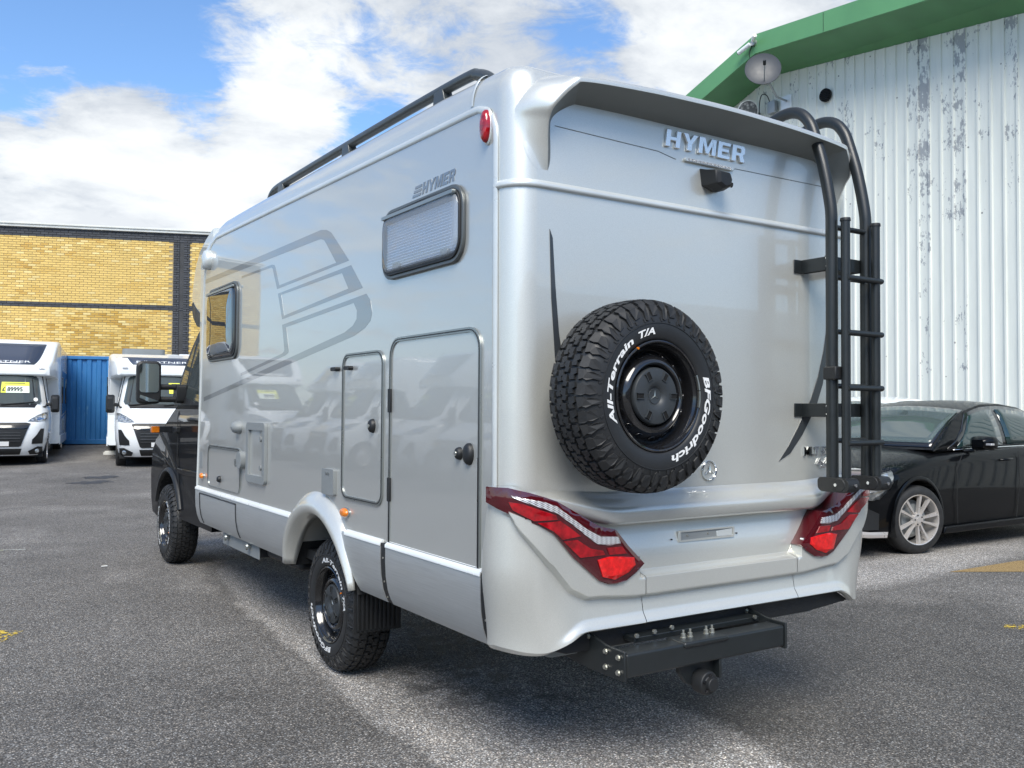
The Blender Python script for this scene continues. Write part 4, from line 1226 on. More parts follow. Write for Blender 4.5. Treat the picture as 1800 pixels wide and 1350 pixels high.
for x, y, z in ((-.60, -.205, .62), (-.50, -.205, .625), (-.40, -.205, .63), (.12, -.205, .612)):
    mb = MB(); mb.tube([(x, y, z + .01), (x, y - .010, z + .01)], .010, 6); O('bolt', mb, m_zinc, tow, smooth=0)
mb = MB(); mb.box((-.46, -.354, .588), (-.20, -.235, .612)); O('hitch_bracket', mb, m_powder, tow, bevel=.008)
for x in (-.405, -.365, -.27, -.235):
    mb = MB(); mb.tube([(x, -.285, .611), (x, -.285, .615), (x, -.285, .6151), (x, -.285, .630)], [.014, .014, .0105, .0105], 6); mb.cyl((x, -.285, .63), (x, -.285, .645), .005, 8); O('nut', mb, m_zinc, tow, smooth=0)
mb = MB(); mb.prism([(-.44, .51), (-.20, .51), (-.20, .455), (-.235, .42), (-.30, .385), (-.40, .42), (-.44, .47)], Rf, .275, .300); hp = O('hitch_plate', mb, m_powder, tow, bevel=.003)
mb = MB(); mb.box((-.245, -.34, .43), (-.232, -.26, .51)); O('gusset', mb, m_powder, tow, bevel=.002)
mb = MB(); mb.tube([(-.325, -.30, .425), (-.325, -.345, .425), (-.325, -.36, .425), (-.325, -.362, .425), (-.325, -.385, .425)], [.052, .052, .048, .030, .028], 20); sk = O('trailer_socket', mb, m_blackplastic, tow, smooth=40, bevel=.003)
mb = MB()
for i in range(5):
    t = i * 2 * PI / 5 + .3; mb.tube([(-.325 + .034 * math.cos(t), -.352, .425 + .034 * math.sin(t)), (-.325 + .034 * math.cos(t), -.368, .425 + .034 * math.sin(t))], .008, 8)
O('socket_ribs', mb, m_glossblack, sk)

# --- roof rail
def rail(x, nm='roof_rail'):
    P_ = [(x, .30, 3.030), (x, .36, 3.072), (x, .44, 3.104), (x, .55, 3.122), (x, 1.2, 3.138), (x, 2.2, 3.150), (x, 3.0, 3.156), (x, 3.24, 3.153), (x, 3.34, 3.135), (x, 3.40, 3.09), (x, 3.41, 3.06)]
    mb = MB(); mb.tube(catmull(P_, 5), .0265, 16); r_ = O(nm, mb, m_rail, mh, smooth=60)
    for y in (.77, 1.93, 3.10):
        zt_ = ztop(y)
        mb = MB(); mb.prism([(y - .06, zt_ - .01), (y + .06, zt_ - .01), (y + .05, zt_ + .055), (y - .035, zt_ + .06)], lambda u, v, d: (x + d, u, v), -.028, .028); O('rail_foot', mb, m_rail, r_, bevel=.006)
rail(-1.045); rail(.975)

# --- cab
def cabx(z):   # half width of the cab at height z
    return 1.015 - .015 * smoothstep(1.1, .5, z) - .0 if z < 1.5 else 1.005 - (z - 1.5) * .16
cx0 = -.03
low = [(4.9, .50), (6.02, .495)] + [(6.55 + .53 * math.cos(t), .40 + .53 * math.sin(t)) for t in np.linspace(PI - .18, .25, 17)] + [(7.16, .42), (7.42, .45), (7.50, .60), (7.53, .85), (7.46, 1.12), (7.30, 1.24), (6.98, 1.36), (6.70, 1.455), (6.45, 1.555), (6.20, 1.60), (4.9, 1.60)]
mb = MB()
secs = [(.50, -.03), (.55, -.01), (.0, 0)]
rows = []
def low_sec(k, w_):
    cy, cz = 6.0, 1.0
    return [(cx0 + w_, cy + (y - cy) * (k if y > 6.9 else 1), z if z < .9 else cz + (z - cz) * (k if y > 6.3 else 1)) for y, z in low]
st_ = [(-1.005, .93), (-.985, .965), (-.93, .985), (-.8, .995), (-.4, 1.01), (0, 1.015), (.4, 1.01), (.8, .995), (.93, .985), (.985, .965), (1.005, .93)]
for w_, k in st_: rows.append(low_sec(k, w_))
mb.grid(rows, cu=True)
tris = tessellate_polygon([[Vector((p[0], p[1], 0)) for p in low]])
mb.add(rows[0], [tuple(t) for t in tris]); mb.add(rows[-1], [tuple(t) for t in tris])
cab = O('cab', mb, m_black_paint, mh, smooth=35)
# greenhouse
gh = [(4.9, 1.60), (6.46, 1.60), (6.44, 1.70), (6.34, 1.90), (6.26, 2.02), (6.14, 2.16), (5.98, 2.30), (5.74, 2.42), (5.3, 2.47), (4.9, 2.48)]
mb = MB(); rows = []
for sg, k in ((-1, 1.0), (-.93, 1.02), (-.5, 1.05), (0, 1.06), (.5, 1.05), (.93, 1.02), (1, 1.0)):
    rows.append([(cx0 + sg * cabx(z), 4.9 + (y - 4.9) * k, z) for y, z in gh])
mb.grid(rows, cu=True); mb.add(rows[0], [tuple(range(len(gh)))]); mb.add(rows[-1], [tuple(range(len(gh)))])
O('cab_upper', mb, m_blackplastic, cab, smooth=35)
def cabpoly(name, pts, mat, d0, d1, parent=cab, side=-1, bevel=0):
    fn = lambda u, v, d: (cx0 + side * (cabx(v) + d), u, v)
    mb = MB(); mb.prism(pts, fn, d0, d1); return O(name, mb, mat, parent, smooth=30, bevel=bevel)
for sd in (-1, 1):
    g1 = [(5.0, 1.66), (5.62, 1.625), (5.98, 1.66), (6.02, 1.78), (5.98, 1.98), (5.88, 2.20), (5.76, 2.30), (5.0, 2.33)]
    g2 = [(6.07, 1.68), (6.26, 1.665), (6.34, 1.68), (6.33, 1.76), (6.24, 1.93), (6.04, 2.17), (5.98, 2.20), (6.04, 1.98), (6.07, 1.80)]
    cabpoly('door_window', g1, m_glass, -.004, .004, side=sd)
    cabpoly('quarter_window', g2, m_glass, -.004, .004, side=sd)
    cabpoly('door_upper_trim', [(5.0, 1.60), (6.2, 1.60), (6.18, 1.64), (5.98, 1.66), (5.78, 1.655), (5.55, 1.61), (5.0, 1.65)], m_blackplastic, 0, .010, side=sd)
    dl = MB(); dl.tube([(cx0 + sd * (cabx(z) + .0005), 6.16 if z > .95 else 6.16 - (.95 - z) * .4, z) for z in np.linspace(1.58, .60, 12)], .004, 6); dl.tube([(cx0 + sd * 1.0, 5.0, .74), (cx0 + sd * 1.0, 6.06, .74)], .003, 6); O('door_gap', dl, m_dark, cab)
    rb = MB(); rb.prism([(4.95, .93), (6.08, .93), (6.12, .955), (6.14, .99), (4.95, .995)], lambda u, v, d: (cx0 + sd * (1.0 + d), u, v), -.01, .028); O('rubbing_strip', rb, m_black_paint, cab, bevel=.012, seg=3)
    ar = MB(); rows = []
    for t in np.linspace(-.12, PI + .12, 30):
        rows.append([(cx0 + sd * (1.0 + d), 6.55 + r * math.cos(t), .40 + r * math.sin(t)) for r, d in ((.520, -.06), (.522, .022), (.530, .034), (.548, .034), (.565, .015), (.57, -.01))])
    ar.grid(rows); am = O('arch_moulding', ar, m_blackplastic, cab, smooth=50); trim_below(am, 6.55, .545, .56)
    hs = MB(); rows = []
    for t in np.linspace(.22, PI - .22, 22): rows.append([(cx0 + sd * w_, 6.55 + .52 * math.cos(t), .40 + .52 * math.sin(t)) for w_ in (1.0, .62)])
    hs.grid(rows); hs.add([(cx0 + sd * .62, 6.55 + .52 * math.cos(t), .40 + .52 * math.sin(t)) for t in np.linspace(.22, PI - .22, 22)], [tuple(range(22))]); O('arch_liner', hs, m_dark, cab, smooth=50)
    # handle
    hd = MB(); hd.tube([(cx0 + sd * 1.0, 5.62, 1.46), (cx0 + sd * 1.045, 5.60, 1.465), (cx0 + sd * 1.05, 5.50, 1.468), (cx0 + sd * 1.045, 5.40, 1.465), (cx0 + sd * 1.0, 5.38, 1.46)], .016, 10); O('door_handle', hd, m_blackplastic, cab, smooth=60)
    cabpoly('graphic_stripe', [(4.95, 1.47), (4.95, 1.53), (5.8, 1.50), (6.12, 1.50), (6.15, 1.46), (5.9, 1.44)], m_decal, .0005, .003, side=sd)
cutf = MB(); cutf.cyl((-1.4, 6.55, .40), (-.64, 6.55, .40), .522, 40); boolean(cab, cutf)
cutf = MB(); cutf.cyl((1.4, 6.55, .40), (.58, 6.55, .40), .522, 40); boolean(cab, cutf)
# windscreen, front
mb = MB(); ws = [(6.20, 1.64), (5.55, 2.31)]
rows = []
for w_ in np.linspace(-.9, .9, 9):
    b = .10 * (1 - (w_ / .9) ** 2); rows.append([(cx0 + w_ * .98, 6.28 + b, 1.62), (cx0 + w_ * .93, 5.95 + b, 1.95), (cx0 + w_ * .88, 5.58 + b, 2.28)])
mb.grid(rows); O('windscreen', mb, m_glassdark, cab, smooth=60)
# mirrors
for sd in (-1, 1):
    xi = cx0 + sd * .97; xo = cx0 + sd * 1.30
    mb = MB(); mb.prism(rrect(6.02, 1.62, 6.18, 1.80, .03), lambda u, v, d: (xi + sd * d, u, v), 0, .09); base = O('mirror_mount', mb, m_blackplastic, mh, bevel=.012)
    for z in (1.655, 1.775):
        mb = MB(); mb.tube([(xi + sd * .05, 6.10, z), (xi + sd * .30, 6.10, z)], .024, 10, flat=1.2); O('mirror_arm', mb, m_blackplastic, base, smooth=50)
    mb = MB(); rows = []
    cxm = cx0 + sd * 1.31; cz = 1.815
    for k, dy in ((.90, .0), (1.0, .012), (1.0, .05), (.93, .10), (.70, .14)):
        rows.append([(cxm + (u) * k, 6.05 + dy, cz + v * k) for u, v in rrect(-.110, -.205, .110, .205, .05, 5)])
    mb.grid(rows, cu=True); mb.add(rows[-1], [tuple(range(len(rows[-1])))]); mb.add(rows[0], [tuple(range(len(rows[0])))])
    hs = O('mirror_housing', mb, m_blackplastic, base, smooth=40)
    hs2 = MB(); hs2.prism(rrect(-.088, -.095, .088, .18, .03, 4), lambda u, v, d: (cxm + u, 6.046 - d, cz + v), 0, .003); O('mirror_glass', hs2, m_mirror, base)
    hs2 = MB(); hs2.prism([(-.088, -.115), (.088, -.175), (.04, -.182), (-.08, -.15)] if sd > 0 else [(.088, -.178), (-.08, -.118), (-.086, -.15), (.0, -.185)], lambda u, v, d: (cxm + u, 6.046 - d, cz + v), 0, .003); O('mirror_glass', hs2, m_mirror, base)
# side marker boom
mb = MB(); mb.box((-1.16, 6.30, 1.335), (-1.0, 6.36, 1.385)); mb.box((-1.19, 6.30, 1.335), (-1.14, 6.74, 1.385)) 
mk = MB(); mk.box((-1.075, 6.10, 1.335), (-.98, 6.34, 1.385)); bmm = O('marker_bracket', mk, m_blackplastic, mh, bevel=.005)
mk = MB(); mk.box((-1.19, 6.28, 1.330), (-1.06, 6.34, 1.390)); O('marker_body', mk, m_blackplastic, bmm, bevel=.005)
mk = MB(); mk.box((-1.265, 6.28, 1.328), (-1.19, 6.345, 1.392)); O('marker_lens', mk, m_orange, bmm, bevel=.006)
mk = MB(); mk.box((-1.03, 6.12, 1.335), (-.98, 6.17, 1.385)); O('marker_lens', mk, m_orange, bmm, bevel=.006)
# ================================================================== GROUND AND MARKINGS
def gz(x, y):
    D = (x + 3.125) * .5458 + (y + 3.05) * .8375
    return .0020 * max(0, D - 14) ** 2 if D < 34 else .8
mb = MB(); rows = []
ys = list(np.linspace(-60, 60, 121)) + [75, 95, 130, 200, 400, 700]
xs = [-700, -300, -150, -90] + list(np.linspace(-60, 60, 81)) + [90, 150, 300, 700]
for y in [-700, -300, -130, -90] + ys: rows.append([(x, y, gz(x, y)) for x in xs])
mb.grid(rows); g = O('ground', mb, m_asphalt, None, smooth=80); tag(g, kind='structure')
def sheet(name, pts, mat, label=None, cat=None, kind=None, h=.004):
    mb = MB(); n = len(pts); mb.add([(x, y, gz(x, y) + h) for x, y in pts], [tuple(range(n))])
    o = O(name, mb, mat, None, smooth=0); tag(o, label, cat, kind=kind); return o
def blobpts(x, y, rx, ry, rot, n=26, seed=1, jag=.25):
    r_ = random.Random(seed); out = []
    for i in range(n):
        t = 2 * PI * i / n; k = 1 + r_.uniform(-jag, jag); a, b = rx * k * math.cos(t), ry * k * math.sin(t); c, s = math.cos(rot), math.sin(rot)
        out.append((x + a * c - b * s, y + a * s + b * c))
    return out
sheet('road_marking', [(-2.80, 4.35), (-2.52, 4.15), (-2.66, 3.90), (-2.80, 3.70), (-2.95, 3.66), (-2.95, 4.3)], m_yellowline, 'faded yellow paint blotch on the asphalt at the left edge', 'road marking')
sheet('road_marking', [(3.50, .52), (3.62, .58), (3.72, .50), (3.95, .30), (3.85, .22), (3.62, .38)], m_yellowline, 'worn yellow dash on the asphalt near the black car', 'road marking')
o = sheet('ground_patch', [(5.35, 2.05), (6.6, 2.05), (7.6, 1.85), (7.2, 1.2), (6.2, 1.55)], m_sand, None, None, 'structure')
m_tar = simple('fresh tar patch', (.035, .038, .045), .6, bump=.2, bscale=60)
o = sheet('tar_stain', blobpts(-.25, 17.0, .42, .30, .3, seed=3, jag=.4), m_tar, None, None, 'structure')
o = sheet('tar_stain', blobpts(.05, 18.0, .35, .30, .1, seed=5, jag=.4), m_tar, None, None, 'structure')
mb = MB(); P_ = [(-3.0, 8.36), (-2.65, 8.30), (-2.40, 8.28), (-2.17, 8.22)]
mb.add([(x, y + w_, .004) for x, y in P_ for w_ in (-.012, .012)], [(0, 2, 3, 1), (2, 4, 5, 3), (4, 6, 7, 5)])
tag(O('chalk_mark', mb, m_white, None, smooth=0), 'thin white scratch line on the asphalt at the left edge', 'marking')
mb = MB(); mb.prism([(-.030, -.018), (.03, -.01), (.034, .012), (-.02, .016)], lambda u, v, d: (-1.62 + u, 6.62 + v, .004 + d), 0, .008)
tag(O('paper_scrap', mb, m_white, None, smooth=0, bevel=.002), 'small white scrap lying on the asphalt beside the front wheel', 'litter')
# shallow crack line
mb = MB(); r_ = random.Random(4); P_ = [(-3.0 + i * .16, 12.0 + .12 * i + r_.uniform(-.03, .03)) for i in range(20)]
for a, b in zip(P_, P_[1:]): mb.add([(a[0], a[1] - .01, .004), (b[0], b[1] - .01, .004), (b[0], b[1] + .01, .004), (a[0], a[1] + .01, .004)], [(0, 1, 2, 3)])
tag(O('ground_crack', mb, m_tar, None, smooth=0), kind='structure')

# ================================================================== BRICK BUILDING
bb = thing('brick_building', 'yellow brick industrial building with dark brick bands behind the white motorhomes', 'building', (1.28, 29.35, 0), math.atan2(-.352, .936))
# local: x along the wall, y away from the car park, z up
U0, U1, ZT = -12.8, 12.0, 7.13
mb = MB(); mb.box((U0, .012, -.5), (U1, 14, 7.42)); O('wall', mb, m_mortar, bb)
mb = MB(); mb.box((U0 - .1, -.10, 7.42), (U1 + .1, 14.1, 7.50)); mb.box((U0 - .1, -.14, 7.50), (U1 + .1, -.02, 7.56)); cp = O('coping', mb, m_conc, bb, bevel=.01)
def tone(kind, rnd):
    if kind == 'dark':
        k = rnd.uniform(.85, 1.25); return (.052 * k, .055 * k, .062 * k, 1)
    q_ = rnd.random()
    k = rnd.uniform(.90, 1.09)
    if q_ < .78: return (.66 * k, .46 * k, .145 * k, 1)
    if q_ < .92: return (.74 * k, .57 * k, .24 * k, 1)
    return (.56 * k, .37 * k, .10 * k, 1)
def brickmesh(name, items, mat=None):
    # items: (x0, x1, z0, z1, y, colour)
    V = []; F = []; C = []
    for x0, x1, z0, z1, y, c in items:
        k = len(V); e = .004
        V += [(x0, .02, z0), (x1, .02, z0), (x1, .02, z1), (x0, .02, z1), (x0 + e, y, z0 + e), (x1 - e, y, z0 + e), (x1 - e, y, z1 - e), (x0 + e, y, z1 - e)]
        F += [(k + 4, k + 5, k + 6, k + 7), (k, k + 1, k + 5, k + 4), (k + 1, k + 2, k + 6, k + 5), (k + 2, k + 3, k + 7, k + 6), (k + 3, k, k + 4, k + 7)]
        C += [c] * 8
    me = bpy.data.meshes.new(name); me.from_pydata(V, [], F); me.update()
    at_ = me.color_attributes.new('tone', 'FLOAT_COLOR', 'POINT')
    at_.data.foreach_set('color', [q_ for c in C for q_ in c]); me.materials.append(mat or m_brick)
    return me
rnd = random.Random(11)
BL, BH, J = .241, .0775, .010
proto = []
for i in range(14):
    c = tone('y', rnd)
    me = brickmesh('brick', [(-BL / 2 + J / 2, BL / 2 - J / 2, J / 2, BH - J / 2, rnd.uniform(-.006, .002), c)]); proto.append(me)
stuff = []; nparts = 0; cand = []
PX = [(2.64, 3.17), (8.6, 9.13), (-9.0, -8.47), (-3.3 - .2, -2.97 - .2) if False else (99, 99)]
z = 1.0; row = 0
def noise2(x, y): return math.sin(x * 1.7 + 2.1 * math.sin(y * 1.3)) * math.sin(y * 2.1 + 1.3 * math.sin(x * .9)) 
rows_z = []
z = 4.985
while z < ZT - .02: rows_z.append(z); z += BH
z = 4.83 - BH
while z > .2: rows_z.append(z); z -= BH
for ri, z in enumerate(rows_z):
    x = U0 + (BL / 2 if int(round(z / BH)) % 2 else 0)
    while x < U1 - BL:
        if not any(a - .02 < x + BL / 2 < b + .02 for a, b in PX):
            vis = -2.75 < x < 2.9 and z > 2.9
            cand.append((x, z, vis))
        x += BL
vis_sorted = sorted([c for c in cand if c[2]], key=lambda c: (c[0] ** 2 * .25 + (c[1] - 5.6) ** 2))
chosen = set((c[0], c[1]) for c in vis_sorted[:300])
for x, z, vis in cand:
    if (x, z) in chosen:
        stain = noise2(x * .9, z * 2.2)
        o = bpy.data.objects.new('brick', proto[rnd.randrange(12) if stain < .55 else 12 + rnd.randrange(2)]); sc.collection.objects.link(o); o.parent = bb; o.location = (x + BL / 2, 0, z)
    else:
        st_ = noise2(x * .9, z * 2.2); c = tone('y', rnd)
        if 3 < z < 4.7 and math.hypot((x - .35) / 1.3, (z - 3.9) / .8) < 1.05 + .25 * math.sin(x * 9) and rnd.random() < .55: c = tuple(q_ * k for q_, k in zip(c, (.78, .68, .45, 1)))
        elif st_ > .62 and rnd.random() < .5: c = tuple(q_ * k for q_, k in zip(c, (.85, .76, .6, 1)))
        stuff.append((x + J / 2, x + BL - J / 2, z + J / 2, z + BH - J / 2, rnd.uniform(-.006, .003), c))
me = brickmesh('brickwork', stuff); o = link('brickwork', me, bb); o['kind'] = 'stuff'
# dark brick bands and pilasters
dk = []
def band(x0, x1, z0, z1, y):
    z = z0; r_ = 0
    while z < z1 - .02:
        x = x0 + (0 if r_ % 2 else -BL / 2)
        while x < x1 - .01:
            a, b = max(x, x0), min(x + BL, x1)
            if b - a > .03: dk.append((a + .004, b - .004, z + .004, min(z + BH, z1) - .004, y + rnd.uniform(-.004, .002), tone('dark', rnd)))
            x += BL
        z += BH; r_ += 1
band(U0, U1, ZT, 7.42, -.012); band(U0, U1, 4.83, 4.985, -.012)
for a, b in PX[:3]: band(a, a + .20, .3, ZT + .28, -.03); band(b - .20, b, .3, ZT + .28, -.03); band(a + .20, b - .20, .3, ZT + .28, .008)
mb = MB(); mb.box((U0, .005, ZT), (U1, .02, 7.42)); mb.box((U0, .005, 4.83), (U1, .02, 4.985))
for a, b in PX[:3]: mb.box((a, .003, .2), (b, .021, 7.41))
O('dark_mortar', mb, m_mortardark, bb, smooth=0)['kind'] = 'stuff'
me = brickmesh('dark_brickwork', dk); o = link('dark_brickwork', me, bb); o['kind'] = 'stuff'

# ================================================================== CONTAINER
ct = thing('shipping_container', 'blue steel shipping container end between the two white motorhomes', 'container', (1.45, 27.45, gz(1.45, 27.45)), math.radians(-19))
W, Hc, Lc = 1.34, 2.76, 3.2
mb = MB(); rows = []
N = 9; per = 2 * (W - .07) / N; xs_ = []
for i in range(N):
    x0 = -W + .07 + i * per; xs_ += [(x0, 0), (x0 + per * .38, 0), (x0 + per * .5, .045), (x0 + per * .88, .045)]
xs_.append((W - .07, 0))
for z in (.16, Hc - .10): rows.append([(x, .03 + d, z) for x, d in xs_])
mb.grid(rows); O('corrugated_panel', mb, m_container, ct, smooth=0)
for nm, a, b in (('top_rail', (-W + .1, 0, Hc - .10), (W - .1, .12, Hc)), ('bottom_rail', (-W + .1, 0, .02), (W - .1, .12, .16)), ('corner_post', (-W, -.005, .0), (-W + .1, .15, Hc + .004)), ('corner_post', (W - .1, -.005, .0), (W, .15, Hc + .004)), ('box_body', (-W + .01, .13, .05), (W - .01, Lc, Hc - .02))):
    mb = MB(); mb.box(a, b); O(nm, mb, m_container, ct, bevel=.008)
bk = thing('concrete_block', 'flat pale concrete block on the ground beside the white motorhome with the lower roof', 'block', (1.27, 24.1, gz(1.27, 24.1)), math.radians(-20))
mb = MB(); mb.prism(rrect(-.22, -.16, .22, .16, .02), lambda u, v, d: (u, v, d), 0, .07); mb.prism(rrect(-.19, -.13, .19, .13, .02), lambda u, v, d: (u, v, d), .07, .10); O('slab', mb, m_conc, bk, bevel=.01)

# ================================================================== WHITE MOTORHOMES
def small_wheel(parent, x, y, r=.34, w_=.22, side=-1, alloy=False, steer=0, rim_mat=None):
    """outer face towards side*x"""
    M_ = Matrix.Translation((x, y, r)) @ Matrix.Rotation(steer, 4, 'Z') @ Matrix.Rotation(-PI / 2 if side < 0 else PI / 2, 4, 'Z')
    k = r / .34
    ri = .248 if alloy else .218
    mb = MB(); mb.lathe([((ri - .006) * k, .02), ((ri + .004) * k, .0), (.29 * k, -.004), (.325 * k, .018), (.339 * k, .04), (.340 * k, .06), (.335 * k, .062), (.335 * k, .068), (.340 * k, .07), (.340 * k, w_ / 2), (.335 * k, w_ / 2 + .002), (.335 * k, w_ / 2 + .008), (.34 * k, w_ / 2 + .01), (.340 * k, w_ - .04), (.325 * k, w_ - .015), (.22 * k, w_)], 56)
    t_ = O('wheel', mb, m_rubber, parent, smooth=40); t_.matrix_local = M_
    if not alloy:
        mb = MB(); mb.lathe([(.222 * k, .004), (.215 * k, .0), (.208 * k, .018), (.19 * k, .05), (.14 * k, .035), (.10 * k, .02), (.05 * k, .015), (.001, .015)], 40); O('rim', mb, rim_mat or m_alloy, t_, smooth=40)
        for i in range(12):
            c = Vector((.165 * k * math.cos(i * PI / 6), .03, .165 * k * math.sin(i * PI / 6))); mb = MB(); mb.cyl(c, c + Vector((0, .02, 0)), .017 * k, 10)
        return t_
    R_ = .248 * k
    mb = MB(); mb.lathe([(R_ + .004, .006), (R_, -.004), (R_ - .007, -.002), (R_ - .012, .012), (R_ - .018, .10), (R_ - .02, .16)], 56); rim = O('rim', mb, m_alloy, t_, smooth=40)
    for i in range(5):
        for sg in (-1, 1):
            a = 2 * PI * i / 5 + PI / 2; Mx = Matrix.Rotation(-a, 4, 'Y')
            V = []
            for r_, o_, h_, d_ in ((.028 * k, .014, .010, .012), (.10 * k, .026, .013, .010), (.16 * k, .040, .016, .006), (R_ - .010, .060, .021, .0)):
                V.append([Mx @ Vector((r_, d_ + e, sg * o_ * k + q_ * h_ * k)) for q_, e in ((-1, .030), (-.7, 0), (.7, 0), (1, .030))])
            mb = MB(); mb.grid(V, cu=True); mb.add(V[-1], [(0, 1, 2, 3)]); O('spoke', mb, m_alloy, rim, smooth=30)
    mb = MB(); mb.lathe([(.075 * k, .035), (.06 * k, .008), (.045 * k, .006), (.030 * k, .004), (.028 * k, .000), (.001, .000)], 30); O('hub', mb, m_alloy, rim, smooth=40)
    for i in range(5):
        a = 2 * PI * i / 5 + PI / 2 + PI / 5; c = Vector((.046 * k * math.cos(a), .004, .046 * k * math.sin(a))); mb = MB(); mb.cyl(c, c + Vector((0, -.004, 0)), .008 * k, 8); O('bolt', mb, m_dark, rim)
    mb = MB(); mb.lathe([(.001, .075), (.15 * k, .075), (.15 * k, .09), (.19 * k, .13), (.001, .13)], 30); O('brake_disc', mb, m_greyplastic, rim)
    return t_

def coach(name, label, loc, rz, scale, dz=0.0, group=None, sidewin=True, price=True, cardx=-.30, pods=False, H=2.84):
    t = thing(name, label, 'motorhome', loc, rz, group, scale)
    # ---- cab shell
    lv = [(.24, .90, .16), (.34, .95, .06), (.60, .985, .0), (.86, 1.0, .01), (.98, 1.0, .07), (1.06, 1.0, .16), (1.16, .995, .32), (1.26, .98, .55), (1.32, .965, .72)]
    US = np.linspace(-1, 1, 33)
    def cabpt(u, z, w_, y0, off=0): 
        return (u * (w_ + off), y0 - off + .30 * abs(u) ** 4 + .28 * abs(u) ** 16, z)
    mb = MB(); rows = []
    for z, w_, y0 in lv:
        rows.append([(-w_, 2.35, z)] + [cabpt(u, z, w_, y0) for u in US] + [(w_, 2.35, z)])
    for z, w_, y0 in ((2.12, .84, 1.36),):
        rows.append([(-w_, 2.35, z)] + [cabpt(u, z, w_, y0) for u in US] + [(w_, 2.35, z)])
    mb.grid(rows, cu=True); mb.add(rows[0], [tuple(range(35))]); mb.add(rows[-1], [tuple(range(35))])
    cabm = O('cab', mb, m_white, t, smooth=32)
    for sx in (-1, 1):
        c = MB(); c.cyl((sx * .62, .93, .34), (sx * 1.2, .93, .34), .405, 32); boolean(cabm, c)
        mb = MB(); A_ = np.linspace(-.25, PI + .25, 20); mb.grid([[(sx * w2, .93 + .405 * math.cos(q2), .34 + .405 * math.sin(q2)) for w2 in (.97, .6)] for q2 in A_]); mb.add([(sx * .6, .93 + .405 * math.cos(q2), .34 + .405 * math.sin(q2)) for q2 in A_], [tuple(range(20))]); O('arch_liner', mb, m_dark, cabm)
    def lvl(z):
        L_ = lv + [(2.12, .84, 1.36)]
        for a, b in zip(L_, L_[1:]):
            if a[0] <= z <= b[0]:
                f = (z - a[0]) / (b[0] - a[0]); return a[1] + (b[1] - a[1]) * f, a[2] + (b[2] - a[2]) * f
        return L_[-1][1], L_[-1][2]
    def fp(nm, poly, mat, off, parent=cabm, th=.015, smooth=40):
        P_ = [[Vector((u, z, 0)) for u, z in poly]]
        tris = tessellate_polygon(P_)
        import bmesh
        bm = bmesh.new(); vs = [bm.verts.new((u, z, 0)) for u, z in poly]
        for q_ in tris:
            try: bm.faces.new([vs[i] for i in q_])
            except ValueError: pass
        for _ in range(3):
            ed = [e for e in bm.edges if e.calc_length() > .14]
            if ed: bmesh.ops.subdivide_edges(bm, edges=ed, cuts=1); bmesh.ops.triangulate(bm, faces=bm.faces)
        bm.verts.index_update()
        V = []; 
        for v in bm.verts:
            w_, y0 = lvl(v.co.y); V.append((cabpt(v.co.x, v.co.y, w_, y0, off), cabpt(v.co.x, v.co.y, w_, y0, off - th)))
        F = [tuple(v.index for v in f.verts) for f in bm.faces]; BE = [(e.verts[0].index, e.verts[1].index) for e in bm.edges if e.is_boundary]; n = len(V); bm.free()
        mb = MB(); mb.add([v[0] for v in V] + [v[1] for v in V], F + [(a, b, n + b, n + a) for a, b in BE]); return O(nm, mb, mat, parent, smooth=smooth)
    # windscreen with black border
    fp('windscreen_surround', [(-.93, 1.31), (-.98, 1.42), (-.94, 2.05), (-.90, 2.10), (.90, 2.10), (.94, 2.05), (.98, 1.42), (.93, 1.31)], m_blackplastic, .008)
    ws_ = fp('windscreen', [(-.82, 1.40), (-.86, 1.46), (-.83, 2.0), (-.78, 2.05), (.78, 2.05), (.83, 2.0), (.86, 1.46), (.82, 1.40)], m_glassmh2, .016, th=.006)
    fp('interior_shade', [(-.80, 1.42), (-.80, 2.03), (.80, 2.03), (.80, 1.42)], m_interior, .0095, ws_, th=.001)
    fp('sunvisor', [(-.62, 1.90), (-.62, 1.99), (-.22, 1.99), (-.22, 1.90)], m_greyplastic, .0115, ws_, th=.001)
    fp('sunvisor', [(.25, 1.90), (.25, 1.99), (.62, 1.99), (.62, 1.90)], m_greyplastic, .0115, ws_, th=.001)
    for a, b in ((-.75, -.12), (.02, .70)):
        fp('wiper', [(a, 1.375), (b, 1.44), (b, 1.452), (a, 1.392)], m_dark, .04, th=.02)
    # headlamps
    for sx in (-1, 1):
        pol = [(sx * .60, 1.005), (sx * .66, 1.06), (sx * .80, 1.15), (sx * .90, 1.20), (sx * .965, 1.21), (sx * .968, 1.08), (sx * .94, 1.03), (sx * .80, 1.00)]
        if sx > 0: pol = pol[::-1]
        h_ = fp('headlamp', pol, m_head, .014)
        pol2 = [(sx * .76, 1.04), (sx * .82, 1.11), (sx * .92, 1.14), (sx * .93, 1.07), (sx * .86, 1.035)]
        fp('reflector', pol2 if sx < 0 else pol2[::-1], m_chrome, .020, h_, th=.005)
        pol = [(sx * .80, .50), (sx * .92, .50), (sx * .925, .84), (sx * .87, .84), (sx * .80, .70), (sx * .72, .60), (sx * .72, .50)]
        fp('bumper_intake', pol if sx < 0 else pol[::-1], m_blackplastic, .010)
        fl_ = fp('fog_housing', [(sx * .72, .26), (sx * .93, .26), (sx * .93, .43), (sx * .84, .44), (sx * .66, .34)][::(1 if sx > 0 else -1)], m_blackplastic, .014)
        w_, y0 = lvl(.34); p = cabpt(sx * .83, .34, w_, y0, .018)
        mb = MB(); mb.lathe([(.001, -.012), (.03, -.012), (.045, -.006), (.05, .01)], 18, Matrix.Translation(p) @ Matrix.Rotation(sx * .5, 4, 'Z')); O('fog_lamp', mb, m_head, fl_, smooth=50)
